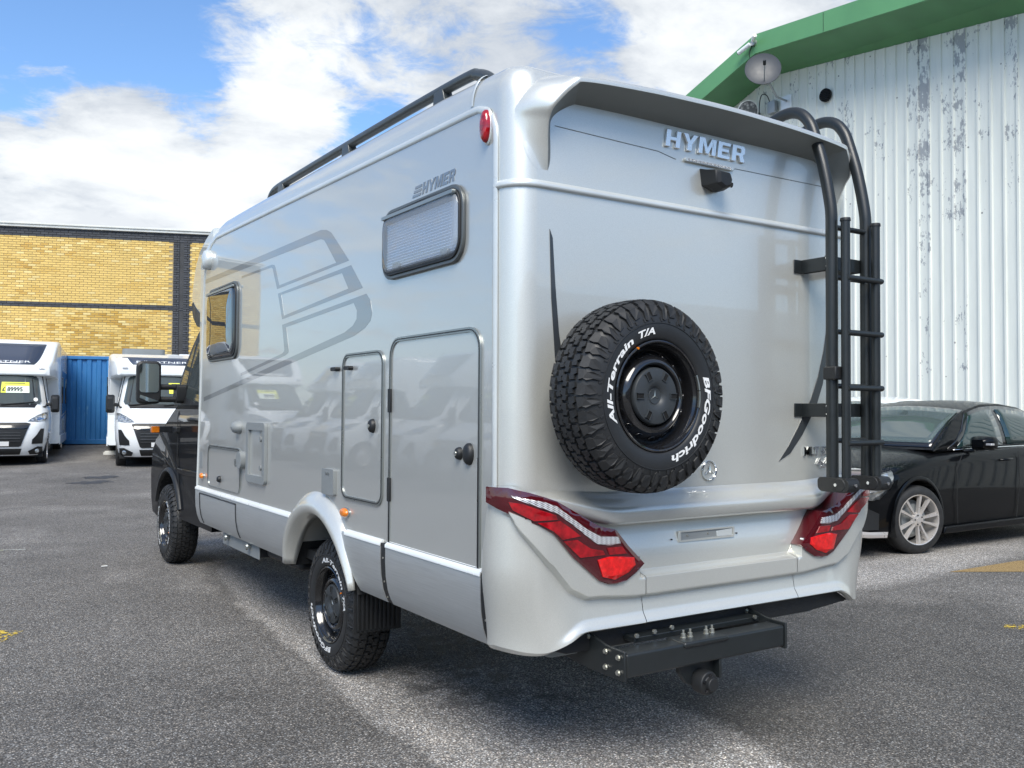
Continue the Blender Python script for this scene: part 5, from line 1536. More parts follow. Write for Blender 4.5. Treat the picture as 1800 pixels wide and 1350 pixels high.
    g_ = fp('grille', [(-.66, .96), (-.58, .98), (.58, .98), (.66, .96), (.60, .80), (.50, .46), (.46, .44), (-.46, .44), (-.50, .46), (-.60, .80)], m_blackplastic, .016)
    for i in range(4): fp('grille_slat', [(-.48, .56 + i * .062), (-.48, .575 + i * .062), (.48, .575 + i * .062), (.48, .56 + i * .062)], m_greyplastic2, .028, g_, th=.012)
    fp('grille_bar', [(-.62, .87), (-.60, .92), (.60, .92), (.62, .87), (.52, .845), (-.52, .845)], m_glossblack, .030, g_, th=.014)
    fp('lower_intake', [(-.50, .26), (-.52, .40), (.52, .40), (.50, .26)], m_blackplastic, .012)
    fp('number_plate', [(-.26, .46), (-.26, .56), (.26, .56), (.26, .46)], m_plate, .034, th=.012)
    # bonnet shut line
    # ---- overcab
    st_ = [(1.235, 2.10, 2.17, .88), (1.27, 2.07, 2.30, .965), (1.47, 2.06, 2.48, 1.03), (1.78, 2.04, H - .12, 1.09), (2.0, 2.0, H - .03, 1.12), (2.35, 1.0, H, 1.148)]
    mb = MB(); rows = []
    for y, z0, z1, w_ in st_:
        s_ = rrect(-w_, z0, w_, z1, [.03, .03, min(.10, (z1 - z0) * .45), min(.10, (z1 - z0) * .45)], 4); rows.append([(u, y, v) for u, v in s_])
    mb.grid(rows, cu=True); mb.add(rows[0], [tuple(range(len(rows[0])))]); mb.add(rows[-1], [tuple(range(len(rows[0])))])
    oc = O('overcab', mb, m_white, t, smooth=28)
    def slope(u, k, d):
        # k 0..1 up the front slope
        y = 1.27 + .56 * k
        z = 2.30 + .18 * min(1, k / .357) if k < .357 else 2.48 + (H - .12 - 2.48) * (k - .357) / .554
        return (u, y - d * .7, z + d * .9 + .012)
    mb = MB(); rows = []
    for k in np.linspace(.03, .90, 8):
        w_ = .60 + .28 * (k ** .6); rows.append([slope(u * w_, k, .0) for u in (-1, -.5, 0, .5, 1)])
    mb.grid(rows); p_ = O('overcab_panel', mb, m_darkpanel, oc, smooth=60); sd_ = p_.modifiers.new('t', 'SOLIDIFY'); sd_.thickness = .02; sd_.offset = 0
    V, F = text_geo('BÜRSTNER', .105, offset=.0)
    xs2 = [v[0] for v in V]; c_ = (min(xs2) + max(xs2)) / 2
    kk_ = 1.12 / (max(xs2) - min(xs2)); mb = MB(); mb.add([slope((x - c_) * kk_, .10 + y * 1.2, .012) for x, y, z in V], F); lt = O('lettering', mb, m_white, oc, smooth=0, recalc=False); sd_ = lt.modifiers.new('t', 'SOLIDIFY'); sd_.thickness = .006
    for sx in (-1, 1):
        mb = MB(); mb.prism(rrect(sx * .80 - .06, 2.225, sx * .80 + .06, 2.255, .01, 3), lambda u, v, d: (u, 1.245 - d, v), 0, .02); O('marker_lamp', mb, m_clear, oc)
    # ---- coach body
    mb = MB(); rows = []
    for y in (2.30, 6.85, 6.98):
        k = 1 if y < 6.9 else .96
        s_ = rrect(-1.15 * k, .42, 1.15 * k, H - .06 - (0 if y < 6.9 else .06), [.05, .05, .09, .09], 4); rows.append([(u, y, v) for u, v in s_])
    mb.grid(rows, cu=True); mb.add(rows[0], [tuple(range(len(rows[0])))]); mb.add(rows[-1], [tuple(range(len(rows[0])))])
    cb_ = O('coach_body', mb, m_whitepanel, t, smooth=30)
    for sx in (-1, 1):
        c = MB(); c.cyl((sx * .75, 4.95, .34), (sx * 1.4, 4.95, .34), .42, 32); boolean(cb_, c)
        sf = lambda u, v, d, sx=sx: (sx * (1.15 + d), u, v)
        mb = MB(); mb.prism([(3.2, 1.28), (3.0, 1.9), (3.0, 2.25), (6.2, 2.25), (6.2, 1.40), (5.6, 1.25), (3.4, 1.12)], sf, -.002, .012); w1 = O('window_band', mb, m_darkpanel, cb_, bevel=.006)
        for a, b in ((3.2, 4.2), (4.9, 5.9)):
            mb = MB(); mb.prism(rrect(a, 1.42, b, 2.08, .05), sf, .008, .035); O('side_window', mb, m_glassdark, w1, bevel=.006)
        mb = MB(); mb.prism([(2.35, .40), (6.9, .40), (6.9, .62), (2.35, .62)], sf, -.01, .020); O('side_skirt', mb, m_whitepanel, cb_, bevel=.006)
        mb = MB(); mb.prism([(3.2, 1.02), (6.6, 1.20), (6.6, 1.23), (3.2, 1.06)], sf, -.002, .005); O('graphic_stripe', mb, m_darkpanel, cb_, smooth=0)
        mb = MB(); mb.prism([rrect(3.65, .72, 4.35, 1.0, .03), rrect(3.68, .75, 4.32, .97, .02)[::-1]], sf, -.002, .01); O('locker_frame', mb, m_greyplastic, cb_)
        mb = MB(); mb.cyl((sx * .97, 1.25, 1.05), (sx * 1.0, 1.25, 1.05), .02, 10); O('cab_lock', mb, m_blackplastic, cabm)
        # cab side window, mirror
        def cs(u, v, d, sx=sx):
            w_, y0 = lvl(v); return (sx * (w_ + d), u, v)
        mb = MB(); mb.prism([(1.40, 1.33), (2.28, 1.30), (2.28, 2.0), (1.88, 2.02), (1.72, 1.80), (1.45, 1.46)], cs, -.004, .010); O('cab_window', mb, m_glassdark, cabm)
        mb = MB(); mb.tube([(sx * .92, 1.22, 1.38), (sx * 1.04, 1.16, 1.40)], .04, 10); arm = O('mirror_arm', mb, m_blackplastic, cabm, smooth=50)
        mb = MB(); rows = []
        for k, dy in ((.6, -.08), (.95, -.02), (1, .06), (.95, .10)):
            rows.append([(sx * 1.10 + u * k, 1.14 + dy, 1.40 + v * k) for u, v in rrect(-.095, -.20, .095, .22, .05, 4)])
        mb.grid(rows, cu=True); mb.add(rows[0], [tuple(range(len(rows[0])))]); mb.add(rows[-1], [tuple(range(len(rows[0])))]); O('mirror_housing', mb, m_blackplastic, arm, smooth=45)
        small_wheel(t, sx * .965, .93, .335, .22, sx); small_wheel(t, sx * 1.08, 4.95, .335, .22, sx)
    mb = MB(); mb.box((-.9, .4, .20), (.9, 6.8, .42)); O('underbody', mb, m_dark, t)
    mb = MB(); mb.prism(rrect(2.6, 0, 3.4, .75, .08), lambda u, v, d: (v - .3, u, H - .08 + d), 0, .11); O('roof_vent', mb, m_white, t, bevel=.03)
    if pods:
        mb = MB(); mb.prism(rrect(-.85, 2.45, .12, 3.4, .12), lambda u, v, d: (u, v, H - .06 + d), 0, .20); O('roof_air_conditioner', mb, m_greyplastic, t, bevel=.06, seg=3)
        mb = MB(); mb.prism(rrect(.45, 2.5, 1.0, 3.1, .05), lambda u, v, d: (u, v, H - .06 + d), 0, .10); O('rooflight', mb, m_white, t, bevel=.03)
    if price:
        w_, y0 = 0, 0
        def cw(u, z): return (u / lvl(z)[0], z)
        def rect(u0, u1, z0, z1): return [(u0 / .90, z0), (u1 / .90, z0), (u1 / .90, z1), (u0 / .90, z1)]
        c1 = fp('price_card', rect(cardx, cardx + .56, 1.655, 1.905), m_whitecard, .022, ws_, th=.004)
        fp('card_header', rect(cardx, cardx + .56, 1.815, 1.905), m_yellowcard, .0245, ws_, th=.004)
        fp('card_header', rect(cardx, cardx + .10, 1.655, 1.815), m_yellowcard, .0245, ws_, th=.004)
        fp('printed_line', rect(cardx + .06, cardx + .48, 1.868, 1.886), m_ink, .0262, ws_, th=.004)
        if price is not True:
            V, F = text_geo(price, .13, offset=.004)
            cd = MB(); W_ = []
            for x, y, z in V:
                u, zz = (cardx + .02 + x * .95) / .90, 1.69 + y * 1.05; w2, y2 = lvl(zz); W_.append(cabpt(u, zz, w2, y2, .030))
            cd.add(W_, F); O('price_digits', cd, m_ink, ws_, smooth=0, recalc=False)
            fp('round_sticker', [(.74 + .045 * math.cos(a_), 1.50 + .045 * math.sin(a_)) for a_ in np.linspace(0, 2 * PI, 17)[:-1]], m_plate, .022, ws_, th=.004)
    return t
m_glassmh2 = mk_glass('windscreen glass', (.14, .17, .17), .45)
m_greyplastic2 = simple('charcoal plastic', (.05, .052, .055), .45)
SC = 1.09
cL = coach('white_motorhome', 'white motorhome with raised dark grey nose and price card, left of the blue container', (-1.72, 21.75, gz(-1.6, 21.8)), math.radians(-9), SC, price='£ 89995', cardx=-.01, H=2.95, group='white motorhomes parked by the brick building')
cR = coach('white_motorhome', 'white motorhome with grey roof pod, half hidden behind the black cab mirror', (1.70, 19.70, gz(1.6, 19.7)), math.radians(-9), SC, price=True, cardx=.14, pods=True, H=2.62, group='white motorhomes parked by the brick building')
# the row of motorhomes facing the silver one (seen mirrored in its side)
for i, (x, y) in enumerate(((-7.6, 5.2), (-7.8, 8.6), (-7.5, 12.0), (-7.9, 15.6), (-7.6, 19.2), (-7.8, 23.0))):
    c_ = copy_tree(cL); c_.location = (x, y, 0); c_.rotation_euler = (0, 0, math.radians(90 + (i % 2) * 3)); c_.scale = (1.0,) * 3
    c_['label'] = ('white motorhome nearest the silver one in the row opposite, seen mirrored in its side', 'second white motorhome of the row opposite, mirrored in the silver side panel', 'third white motorhome of the row opposite, mirrored in the silver side panel', 'fourth white motorhome of the row opposite, mirrored in the silver side panel', 'fifth white motorhome of the row opposite, mirrored in the silver side panel', 'farthest white motorhome of the row opposite, mirrored in the silver side panel')[i]; c_['group'] = 'white motorhomes in the row opposite'

for (x, y) in ((-5.25, 23.4), (-8.8, 24.2)):
    c_ = copy_tree(cL); c_.location = (x, y, gz(x, y)); c_['label'] = 'white motorhome by the brick building, ' + ('next to the one with the price card' if x > -6 else 'leftmost, outside the view'); c_['group'] = 'white motorhomes further along the brick building'

# ================================================================== GREEN AND WHITE WAREHOUSE
wh = thing('warehouse', 'tall white corrugated warehouse with peeling paint and green roof fascia', 'warehouse', (14, 8, 0))
def WL(y): return 9.75 - .11 * (11.73 - y) if y < 11.73 else 9.75 - .34 * (y - 11.73)
def FL_(y): return 9.94 - .088 * (11.33 - y) if y < 11.33 else 9.94 - .34 * (y - 11.33)
def wloc(x, y, z): return (x - 14, y - 8, z)
Y0, Y1 = -6.0, 20.0
mb = MB(); mb.prism([(Y0, -.3), (Y1, -.3), (Y1, WL(Y1)), (11.73, WL(11.73)), (Y0, WL(Y0))], lambda u, v, d: wloc(14 + d, u, v), .03, .25); O('wall', mb, m_clad, wh)
mb = MB(); mb.box(wloc(14.26, Y0, -.3), wloc(34, Y1, 4.5)); O('hall', mb, m_clad, wh)
SP = .2545; y = Y0 + .1; i = 0
while y < Y1 - .1:
    zt_ = min(WL(y), WL(y + .06)) - .002
    mb = MB(); mb.prism([(y, .0), (y + .012, -.034), (y + .050, -.034), (y + .062, .0)], lambda u, v, d: wloc(14.03 + v, u, d), .12, zt_); r_ = O('cladding_rib', mb, m_clad, wh, smooth=0)
    y += SP; i += 1
def tri_strip(pa, pb, th, name, mat):
    mb = MB(); rows = [[tuple(a), tuple(b)] for a, b in zip(pa, pb)]; mb.grid(rows); o = O(name, mb, mat, wh, smooth=0); s_ = o.modifiers.new('t', 'SOLIDIFY'); s_.thickness = th; s_.offset = 0; return o
for a, b in ((Y0, 11.33), (11.33, Y1)):
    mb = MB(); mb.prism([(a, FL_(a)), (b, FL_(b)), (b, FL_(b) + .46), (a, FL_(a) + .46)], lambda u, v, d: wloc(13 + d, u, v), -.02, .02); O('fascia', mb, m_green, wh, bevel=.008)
    b2 = a if a > 0 else a; 
ya = [Y0, 11.33, Y1]; yb = [Y0, 11.73, Y1]
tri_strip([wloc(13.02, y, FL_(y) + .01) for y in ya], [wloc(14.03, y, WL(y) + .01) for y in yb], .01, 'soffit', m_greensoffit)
tri_strip([wloc(12.99, y, FL_(y) + .455) for y in ya], [wloc(34, y, FL_(y) + .455) for y in ya], .02, 'roof', m_galv)
mb = MB()
for y in (2.0, 9.4): mb.box(wloc(12.974, y, FL_(y) + .02), wloc(12.981, y + .006, FL_(y) + .44))
O('fascia_joint', mb, m_dark, wh, smooth=0)['kind'] = 'stuff'
# satellite dish
ds = thing('satellite_dish', 'grey satellite dish on a bracket under the green fascia corner', 'satellite dish', (14.02, 11.20, 8.95))
DY, DZ = 10.84 - 11.20, 9.33 - 8.95
dn = Vector((-.66, -.66, .22)).normalized()
q_ = Vector((0, -1, 0)).rotation_difference(dn).to_matrix().to_4x4()
M_ = Matrix.Translation((-1.32, DY, DZ)) @ q_
mb = MB(); mb.lathe([(.001, .0), (.15, -.010), (.28, -.035), (.37, -.065), (.40, -.078), (.405, -.07), (.37, -.055), (.28, -.02), (.15, .006), (.001, .02)], 40, M_); O('dish', mb, m_dish, ds, smooth=60)
mb = MB(); mb.tube([M_ @ Vector((0, .0, -.30)), M_ @ Vector((0, -.42, -.12))], .014, 8); ar_ = O('feed_arm', mb, m_galv, ds)
mb = MB(); mb.tube([M_ @ Vector((0, -.40, -.12)), M_ @ Vector((0, -.48, -.06))], .035, 12); O('receiver', mb, m_blackplastic, ar_)
mb = MB(); mb.tube([(0.0, .05, .05), (-.60, DY * .4, -.02), (-1.10, DY, DZ * .35), (-1.27, DY, DZ - .04)], .025, 10); mb2 = O('bracket', mb, m_galv, ds, smooth=50)
mb = MB(); mb.box((-.05, -.10, -.15), (.02, .20, .18)); O('wall_plate', mb, m_white, ds, bevel=.01)
# wall vent
vt = thing('wall_vent', 'small round black louvre vent in the white warehouse wall', 'vent', (13.93, 10.11, 8.80))
mb = MB(); mb.lathe([(.001, .05), (.13, .05), (.135, .01), (.15, 0), (.15, .06)], 28, Matrix.Rotation(-PI / 2, 4, 'Z')); O('collar', mb, m_dark, vt)
for i in range(6): 
    mb = MB(); z = -.10 + i * .04; hw = math.sqrt(max(.001, .13 ** 2 - z ** 2)); mb.box((-.02, -hw, z - .004), (.04, hw, z + .008)); O('slat', mb, m_blackplastic, vt)
# floodlight and junction box
fdl = thing('floodlight', 'round white floodlight on the warehouse wall above the ladder', 'floodlight', (13.9, 12.05, 8.90))
q2 = Vector((0, -1, 0)).rotation_difference(Vector((-.6, -.75, -.25)).normalized()).to_matrix().to_4x4()
mb = MB(); mb.lathe([(.001, .16), (.12, .15), (.20, .08), (.235, .0), (.245, -.01), (.235, -.02)], 36, Matrix.Translation((-.35, 0, 0)) @ q2); O('housing', mb, m_white, fdl, smooth=50)
mb = MB(); mb.lathe([(.001, .0), (.225, .0), (.225, .006), (.001, .006)], 36, Matrix.Translation((-.35, 0, 0)) @ q2); O('lens', mb, m_head, fdl)
mb = MB(); mb.tube([(.08, 0, 0), (-.25, .05, .0)], .03, 8); O('arm', mb, m_galv, fdl)
jb = thing('junction_box', 'grey electrical box with looping cable on the warehouse wall', 'electrical box', (13.9, 11.60, 8.92))
mb = MB(); mb.box((-.04, -.10, -.14), (.09, .12, .16)); O('box', mb, m_galv, jb, bevel=.008)
mb = MB(); mb.tube(catmull([(-.03, .05, .14), (-.06, .12, .32), (-.05, .28, .38), (-.04, .36, .20), (-.02, .38, -.1), (0, .3, -.25)], 6), .012, 6); O('cable', mb, m_dark, jb, smooth=60)
# security cameras on the fascia corner
cv_ = thing('security_cameras', 'pair of white security cameras on the corner of the green fascia', 'security camera', (12.97, 11.34, 10.20))
mb = MB(); mb.lathe([(.001, -.05), (.07, -.05), (.08, .02)], 20, Matrix.Rotation(PI / 2 * -1, 4, 'Z')); O('mount', mb, m_galv, cv_, smooth=50)
for a, b in (((-.08, .05, -.03), (-.14, .36, -.16)), ((-.08, -.05, .02), (-.20, -.20, .06))):
    mb = MB(); mb.tube([a, b], .052, 16); c1 = O('camera_body', mb, m_white, cv_, smooth=50, bevel=.006)
    a_, b_ = Vector(a), Vector(b); d_ = (b_ - a_).normalized(); mb = MB(); mb.tube([b_ - d_ * .01, b_ + d_ * .012], .042, 14); O('lens', mb, m_glossblack, c1)
mb = MB(); mb.tube(catmull([(-.02, .04, -.05), (-.05, .10, -.25), (-.03, .02, -.45), (.03, -.05, -.5)], 5), .010, 6); O('cable', mb, m_dark, cv_, smooth=60)

# ================================================================== CARS
m_glasscar = mk_glass('car glass', (.10, .17, .155), .35)
def mk_wetblack():
    t = NT('wet black paint')
    v = t.n('ShaderNodeTexVoronoi'); v.inputs['Scale'].default_value = 60; t.l(t.co(), v.inputs['Vector'])
    t.set(col=(.003, .0035, .0045), metal=.0, rough=.35, coat=.45, crough=.03, spec=.05)
    sp_ = t.n('ShaderNodeSeparateXYZ'); t.l(t.n('ShaderNodeNewGeometry').outputs['Normal'], sp_.inputs[0])
    drop = t.math('MULTIPLY', t.rng(v.outputs[0], .15, .42, 1, 0, True), t.rng(sp_.outputs[2], .6, .85))
    t.bump(drop, .9, .006); t.l(t.b.inputs['Normal'].links[0].from_socket, t.b.inputs['Coat Normal'])
    return t.m
m_wetblack = mk_wetblack()
def car(name, label, loc, rz, scale, pm, steer=0):
    t = thing(name, label, 'car', loc, rz, None, scale)
    ST = [(.00, .50, .30, .56, .64), (.05, .66, .24, .62, .70), (.16, .78, .20, .68, .76), (.34, .85, .18, .745, .82), (.60, .885, .18, .81, .885), (.95, .895, .18, .86, .945), (1.25, .895, .18, .90, .99), (1.6, .895, .18, .925, .97), (2.2, .90, .18, .95, .99), (2.9, .90, .18, .97, 1.01), (3.5, .895, .19, .985, 1.02), (3.9, .87, .22, .97, 1.0), (4.2, .80, .28, .92, .96), (4.33, .66, .36, .82, .86)]
    def sec_(x, w_, zl, zs, zt_):
        H_ = [(0, zl), (w_ * .88, zl), (w_ * .965, zl + .05), (w_ * .985, zl + .16), (w_ * .99, (zl + zs) / 2), (w_ * 1.0, zs - .10), (w_ * .985, zs - .035), (w_ * .955, zs), (w_ * .86, zs + (zt_ - zs) * .45), (w_ * .62, zs + (zt_ - zs) * .85), (w_ * .3, zt_), (0, zt_ + .006)]
        return [(x, -a, b) for a, b in H_] + [(x, a, b) for a, b in H_[::-1][1:-1]]
    mb = MB(); rows = [sec_(*s_) for s_ in ST]; mb.grid(rows, cu=True); mb.add(rows[0], [tuple(range(len(rows[0])))]); mb.add(rows[-1], [tuple(range(len(rows[0])))])
    bd = O('body', mb, pm, t, smooth=40)
    R_ = .325
    for x in (.87, 3.57):
        for sy in (-1, 1):
            c = MB(); c.cyl((x, sy * .60, R_), (x, sy * 1.2, R_), .375, 36); boolean(bd, c)
            mb = MB(); A_ = np.linspace(-.4, PI + .4, 22); mb.grid([[(x + .375 * math.cos(q2), sy * w2, R_ + .375 * math.sin(q2)) for w2 in (.89, .58)] for q2 in A_]); mb.add([(x + .375 * math.cos(q2), sy * .58, R_ + .375 * math.sin(q2)) for q2 in A_], [tuple(range(22))]); O('arch_liner', mb, m_dark, bd)
            mb = MB(); rows = []
            for a in np.linspace(-.05, PI + .05, 24): rows.append([(x + r * math.cos(a), sy * (.893 + d), R_ + r * math.sin(a)) for r, d in ((.376, -.03), (.378, .006), (.395, .010), (.415, .0))])
            mb.grid(rows); O('arch_lip', mb, pm, bd, smooth=60)
            w_ = small_wheel(t, 0, 0, R_, .215, -1, alloy=True)
            st_ = steer if x < 1 else 0
            w_.matrix_local = Matrix.Translation((x, sy * .895, R_)) @ Matrix.Rotation(st_, 4, 'Z') @ (Matrix.Rotation(PI, 4, 'Z') if sy > 0 else Matrix.Identity(4)) @ Matrix.Rotation(.35, 4, 'Y')
            if st_: w_.location.y -= sy * -.0
    GS = [(1.22, .975, .80, .80), (1.45, 1.11, .79, .76), (1.75, 1.275, .785, .70), (2.05, 1.405, .785, .645), (2.4, 1.475, .785, .615), (2.8, 1.485, .785, .60), (3.2, 1.45, .78, .59), (3.6, 1.35, .77, .58), (3.95, 1.20, .75, .58), (4.2, 1.02, .70, .60)]
    zb_ = lambda x: .955 + .012 * (x - 1.2)
    def G(x, tt, off=0):
        # tt: 0 belt, 1 roof edge, 2 roof centre
        for a, b in zip(GS, GS[1:]):
            if a[0] <= x <= b[0] + 1e-9:
                f = (x - a[0]) / (b[0] - a[0]); zr, wb, wr = [a[i] + (b[i] - a[i]) * f for i in (1, 2, 3)]; break
        zb2 = zb_(x); ze = max(zb2 + .003, zr - .045 * smoothstep(1.3, 2.0, x))
        if tt <= 1: w_ = wb + (wr - wb) * tt + .03 * math.sin(PI * tt); z = zb2 + (ze - zb2) * tt; n_ = (.0, .93, .36)
        else:
            q_ = tt - 1; w_ = wr * (1 - q_); z = ze + (zr - ze) * math.sin(q_ * PI / 2); n_ = (-.5 if x < 2.1 else 0, .0, .86)
        return (x + n_[0] * off, -(w_ + n_[1] * off), z + n_[2] * off)
    mb = MB(); rows = []
    TT = [0, .2, .4, .6, .8, 1.0, 1.12, 1.3, 1.6, 2.0]
    for s_ in GS:
        L_ = [G(s_[0], q_) for q_ in TT]; rows.append(L_ + [(p[0], -p[1], p[2]) for p in L_[::-1][1:]])
    mb.grid(rows); gh_ = O('cabin', mb, pm, t, smooth=50)
    # windscreen
    def patch(nm, ruv, mat, off, mir=False, full=False, parent=gh_):
        mb = MB(); rows = []
        for row in ruv:
            L_ = [G(x, q_, off) for x, q_ in row]
            if mir: L_ = [(p[0], -p[1], p[2]) for p in L_]
            if full: L_ = L_ + [(p[0], -p[1], p[2]) for p in L_[::-1][1:]]
            rows.append(L_)
        mb.grid(rows); o = O(nm, mb, mat, parent, smooth=60); s_ = o.modifiers.new('t', 'SOLIDIFY'); s_.thickness = .004; s_.offset = 0; return o
    patch('windscreen_border', [[(x, q_) for q_ in (1.03, 1.12, 1.3, 1.6, 2.0)] for x in np.linspace(1.26, 2.07, 9)], m_glossblack, .004, full=True)
    wsn = patch('windscreen', [[(x, q_) for q_ in (1.07, 1.15, 1.3, 1.6, 2.0)] for x in np.linspace(1.32, 2.02, 9)], m_carws, .010, full=True)
    patch('rear_screen', [[(x, q_) for q_ in (1.1, 1.3, 1.6, 2.0)] for x in np.linspace(3.5, 4.12, 6)], m_glassdark, .006, full=True)
    for mir in (False, True):
        patch('window_border', [[(x, .02 + (q_) * min(.93, max(.05, (x - 1.42) / .62))) for q_ in np.linspace(0, 1, 5)] for x in list(np.linspace(1.50, 3.72, 14))], m_glossblack, .004, mir)
        patch('front_window', [[(x, .07 + (q_) * min(.80, max(.03, (x - 1.62) / .55))) for q_ in np.linspace(0, 1, 5)] for x in list(np.linspace(1.68, 2.55, 8))], m_glasscar2, .009, mir)
        patch('rear_window', [[(x, .07 + (q_) * min(.80, max(.03, (3.72 - x) / .45))) for q_ in np.linspace(0, 1, 5)] for x in list(np.linspace(2.63, 3.62, 8))], m_glasscar2, .009, mir)
        sg = 1 if mir else -1
        patch('sill_trim', [[(x, .0), (x, .035)] for x in np.linspace(1.60, 3.7, 8)], m_chrome, .012, mir)
        # mirror
        mb = MB(); rows = []
        for k, dx in ((.55, -.10), (.92, -.05), (1, .03), (.96, .07)):
            rows.append([(1.82 + dx, sg * (.98 + u * k), 1.035 + v * k) for u, v in rrect(-.11, -.065, .12, .075, .05, 4)])
        mb.grid(rows, cu=True); mb.add(rows[0], [tuple(range(len(rows[0])))]); mb.add(rows[-1], [tuple(range(len(rows[0])))]); mr_ = O('mirror', mb, pm, t, smooth=45)
        mb = MB(); mb.box((1.735, sg * 1.09 - .03, 1.02), (1.80, sg * 1.09 + .03, 1.042)) if sg > 0 else mb.box((1.735, -1.09 - .02, 1.02), (1.80, -1.0, 1.042)); O('indicator_strip', mb, m_clear, mr_, bevel=.004)
        mb = MB(); mb.tube([(1.80, sg * .80, .955), (1.82, sg * .90, .965)], .02, 8); O('mirror_foot', mb, m_blackplastic, mr_)
        # side details
        mb = MB(); mb.tube([(1.58, sg * .905, .93), (1.50, sg * .907, .80), (1.48, sg * .906, .50), (1.52, sg * .892, .25)], .004, 6); O('door_gap', mb, m_dark, bd)
        mb = MB(); mb.tube([(2.62, sg * .908, .94), (2.64, sg * .912, .60), (2.60, sg * .896, .25)], .004, 6); O('door_gap', mb, m_dark, bd)
        for x in (2.38, 3.32):
            mb = MB(); mb.tube([(x - .09, sg * .90, .855), (x - .07, sg * .935, .86), (x + .07, sg * .935, .865), (x + .09, sg * .90, .86)], .012, 8); O('door_handle', mb, pm, bd, smooth=60)
        mb = MB(); mb.prism([(1.25, .17), (3.2, .17), (3.2, .245), (1.27, .235)], lambda u, v, d: (u, sg * (.87 + d), v), 0, .045); O('side_skirt', mb, pm, bd, bevel=.012, seg=3)
        # crease down the flank
        mb = MB(); rows = []
        for x in np.linspace(1.3, 3.7, 12): z = .80 - .08 * (x - 1.3); rows.append([(x, sg * (.888 + .014 * k), z + dz_) for dz_, k in ((-.05, 0), (-.01, 1), (.01, 1), (.04, .2))])
        # headlamp: wraps the corner
        Hp = [(.08, .68, .58, .66), (.16, .77, .545, .69), (.26, .81, .53, .725), (.34, .83, .54, .75), (.42, .85, .60, .775), (.50, .864, .69, .79)]
        mb = MB(); rows = []
        for x, w_, za, zb2 in Hp: rows.append([(x - .012, sg * (w_ + .018), za), (x - .014, sg * (w_ + .026), (za + zb2) / 2), (x - .012, sg * (w_ + .008), zb2), (x + .02, sg * (w_ - .03), zb2 + .012)])
        mb.grid(rows); hl = O('headlamp', mb, m_head, bd, smooth=50); s_ = hl.modifiers.new('t', 'SOLIDIFY'); s_.thickness = .01
        mb = MB(); mb.lathe([(.001, -.01), (.035, -.01), (.045, .0)], 18, Matrix.Translation((.22, sg * .832, .65)) @ Matrix.Rotation(sg * .8, 4, 'Z')); O('projector', mb, m_chrome, hl)
        # bumper intake and lip
        mb = MB(); rows = []
        for x, w_, za, zb2 in ((.04, .64, .28, .40), (.12, .745, .265, .44), (.22, .80, .26, .455), (.32, .838, .262, .41)): rows.append([(x - .008, sg * (w_ + .012), za), (x - .008, sg * (w_ + .018), zb2)])
        mb.grid(rows); it_ = O('bumper_intake', mb, m_blackplastic, bd, smooth=50)
        mb = MB(); rows = []
        for x, w_, z_ in ((-.03, .40, .255), (.02, .62, .24), (.10, .75, .225), (.22, .82, .215), (.42, .872, .21)): rows.append([(x - .03, sg * (w_ + .01), z_ - .02), (x - .035, sg * (w_ + .02), z_ + .01), (x - .0, sg * (w_ + .0), z_ + .03)])
        mb.grid(rows); O('bumper_lip', mb, m_alloy if pm is not m_white else m_white, bd, smooth=50)
    mb = MB(); mb.prism([(-.45, .42), (.45, .42), (.50, .60), (.40, .63), (-.40, .63), (-.50, .60)], lambda u, v, d: (.0 - d, u, v), -.03, .015); O('grille', mb, m_blackplastic, bd, bevel=.01)
    # seats, wheel, dashboard inside
    mb = MB(); mb.tube([(1.78 + .06 * math.cos(a), -.36 + .18 * math.sin(a), 1.02 + .14 * math.cos(a)) for a in np.linspace(0, 2 * PI, 20)], .014, 6); O('steering_wheel', mb, m_blackplastic, t, smooth=60)
    for y in (-.36, .36):
        mb = MB(); mb.prism(rrect(-.22, .75, .22, 1.12, .08), lambda u, v, d: (2.45 + d + (v - .75) * .3, y + u, v), 0, .14); s1_ = O('seat', mb, m_interior, t, bevel=.03)
        mb = MB(); mb.prism(rrect(-.12, 1.15, .12, 1.30, .05), lambda u, v, d: (2.55 + d, y + u, v), 0, .10); O('headrest', mb, m_interior, s1_, bevel=.02)
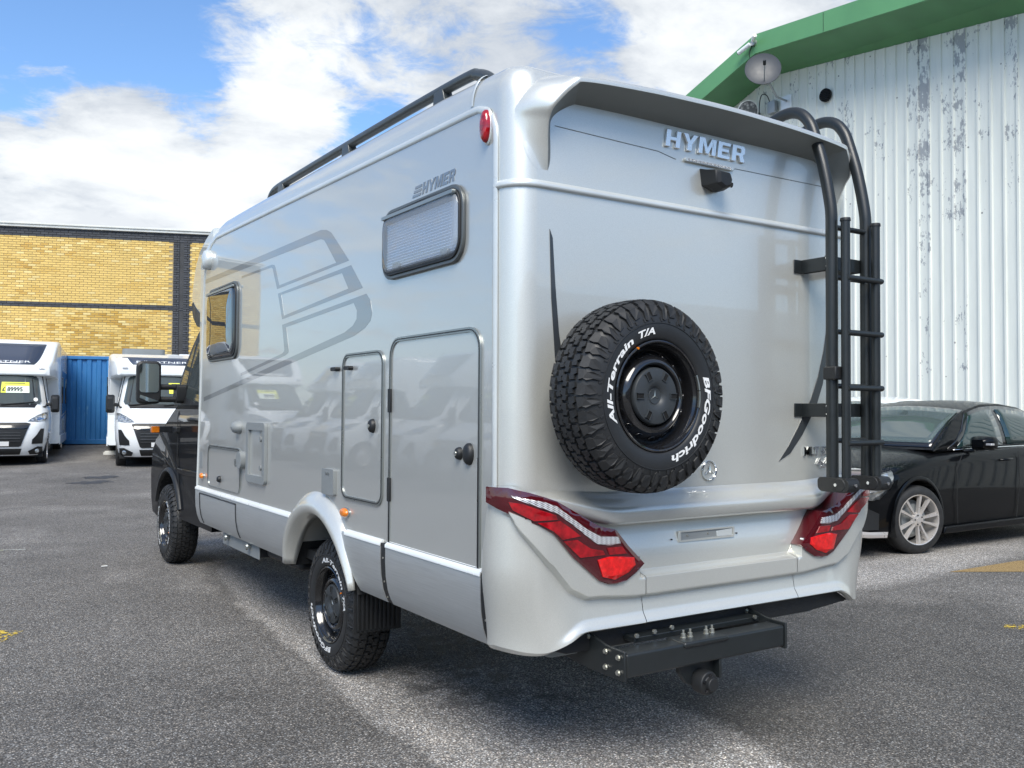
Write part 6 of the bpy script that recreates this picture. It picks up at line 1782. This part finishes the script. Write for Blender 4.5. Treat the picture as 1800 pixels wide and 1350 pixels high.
    # mirror inside the screen, wipers
    mb = MB(); mb.prism(rrect(-.12, 1.22, .12, 1.29, .02), lambda u, v, d: (2.10 + d, u, v), 0, .03); O('rear_view_mirror', mb, m_blackplastic, t)
    mb = MB(); mb.tube([(1.28, -.62, 1.01), (1.30, .05, 1.03)], .008, 6); O('wiper', mb, m_dark, t)
    mb = MB(); mb.tube([(1.28, .0, 1.02), (1.30, .55, 1.02)], .008, 6); O('wiper', mb, m_dark, t)
    return t
def mk_carws():
    t = NT('car windscreen')
    t.set(col=(.16, .20, .20), rough=.03, coat=1.)
    tr = t.n('ShaderNodeBsdfTransparent'); tr.inputs[0].default_value = (.66, .76, .74, 1)
    mx = t.n('ShaderNodeMixShader'); mx.inputs[0].default_value = .45
    t.l(tr.outputs[0], mx.inputs[1]); t.l(t.b.outputs[0], mx.inputs[2]); t.l(mx.outputs[0], t.out.inputs[0]); return t.m
m_carws = mk_carws(); m_glasscar2 = mk_glass('car side glass', (.02, .045, .045), .8)
car('black_car', 'black hatchback with silver alloy wheels, parked facing the silver motorhome and wet with rain', (5.10, 3.90, 0), 0, 1.17, m_wetblack, steer=math.radians(-14))
car('white_car', 'white car mostly hidden behind the black hatchback and the ladder', (8.0, 7.1, 0), math.radians(0), 1.25, m_white)

# ================================================================== BACKDROP BUILDING (unseen, added behind the camera to cut the bright horizon in reflections)
m_backdrop = simple('brown workshop cladding', (.10, .085, .07), .8)  # invented dark brown, chosen so car and rear paint mirror something dark
wk = thing('backdrop', 'brown workshop with a long window band, added unseen behind the photographer to darken reflections', 'backdrop', (0, -24, 0))
mb = MB(); mb.box((-26, -8, -.2), (30, 0, 5.6)); O('wall', mb, m_backdrop, wk)
mb = MB(); mb.box((-26.3, -8.3, 5.6), (30.3, .3, 6.0)); O('roof', mb, m_greyplastic, wk)
for i in range(14):
    mb = MB(); mb.box((-24 + i * 3.8, .0, 1.0), (-21.4 + i * 3.8, .06, 3.6)); f_ = O('window', mb, m_greyplastic, wk)
    mb = MB(); mb.box((-23.9 + i * 3.8, .06, 1.1), (-21.5 + i * 3.8, .08, 3.5)); O('pane', mb, m_glassdark, f_)
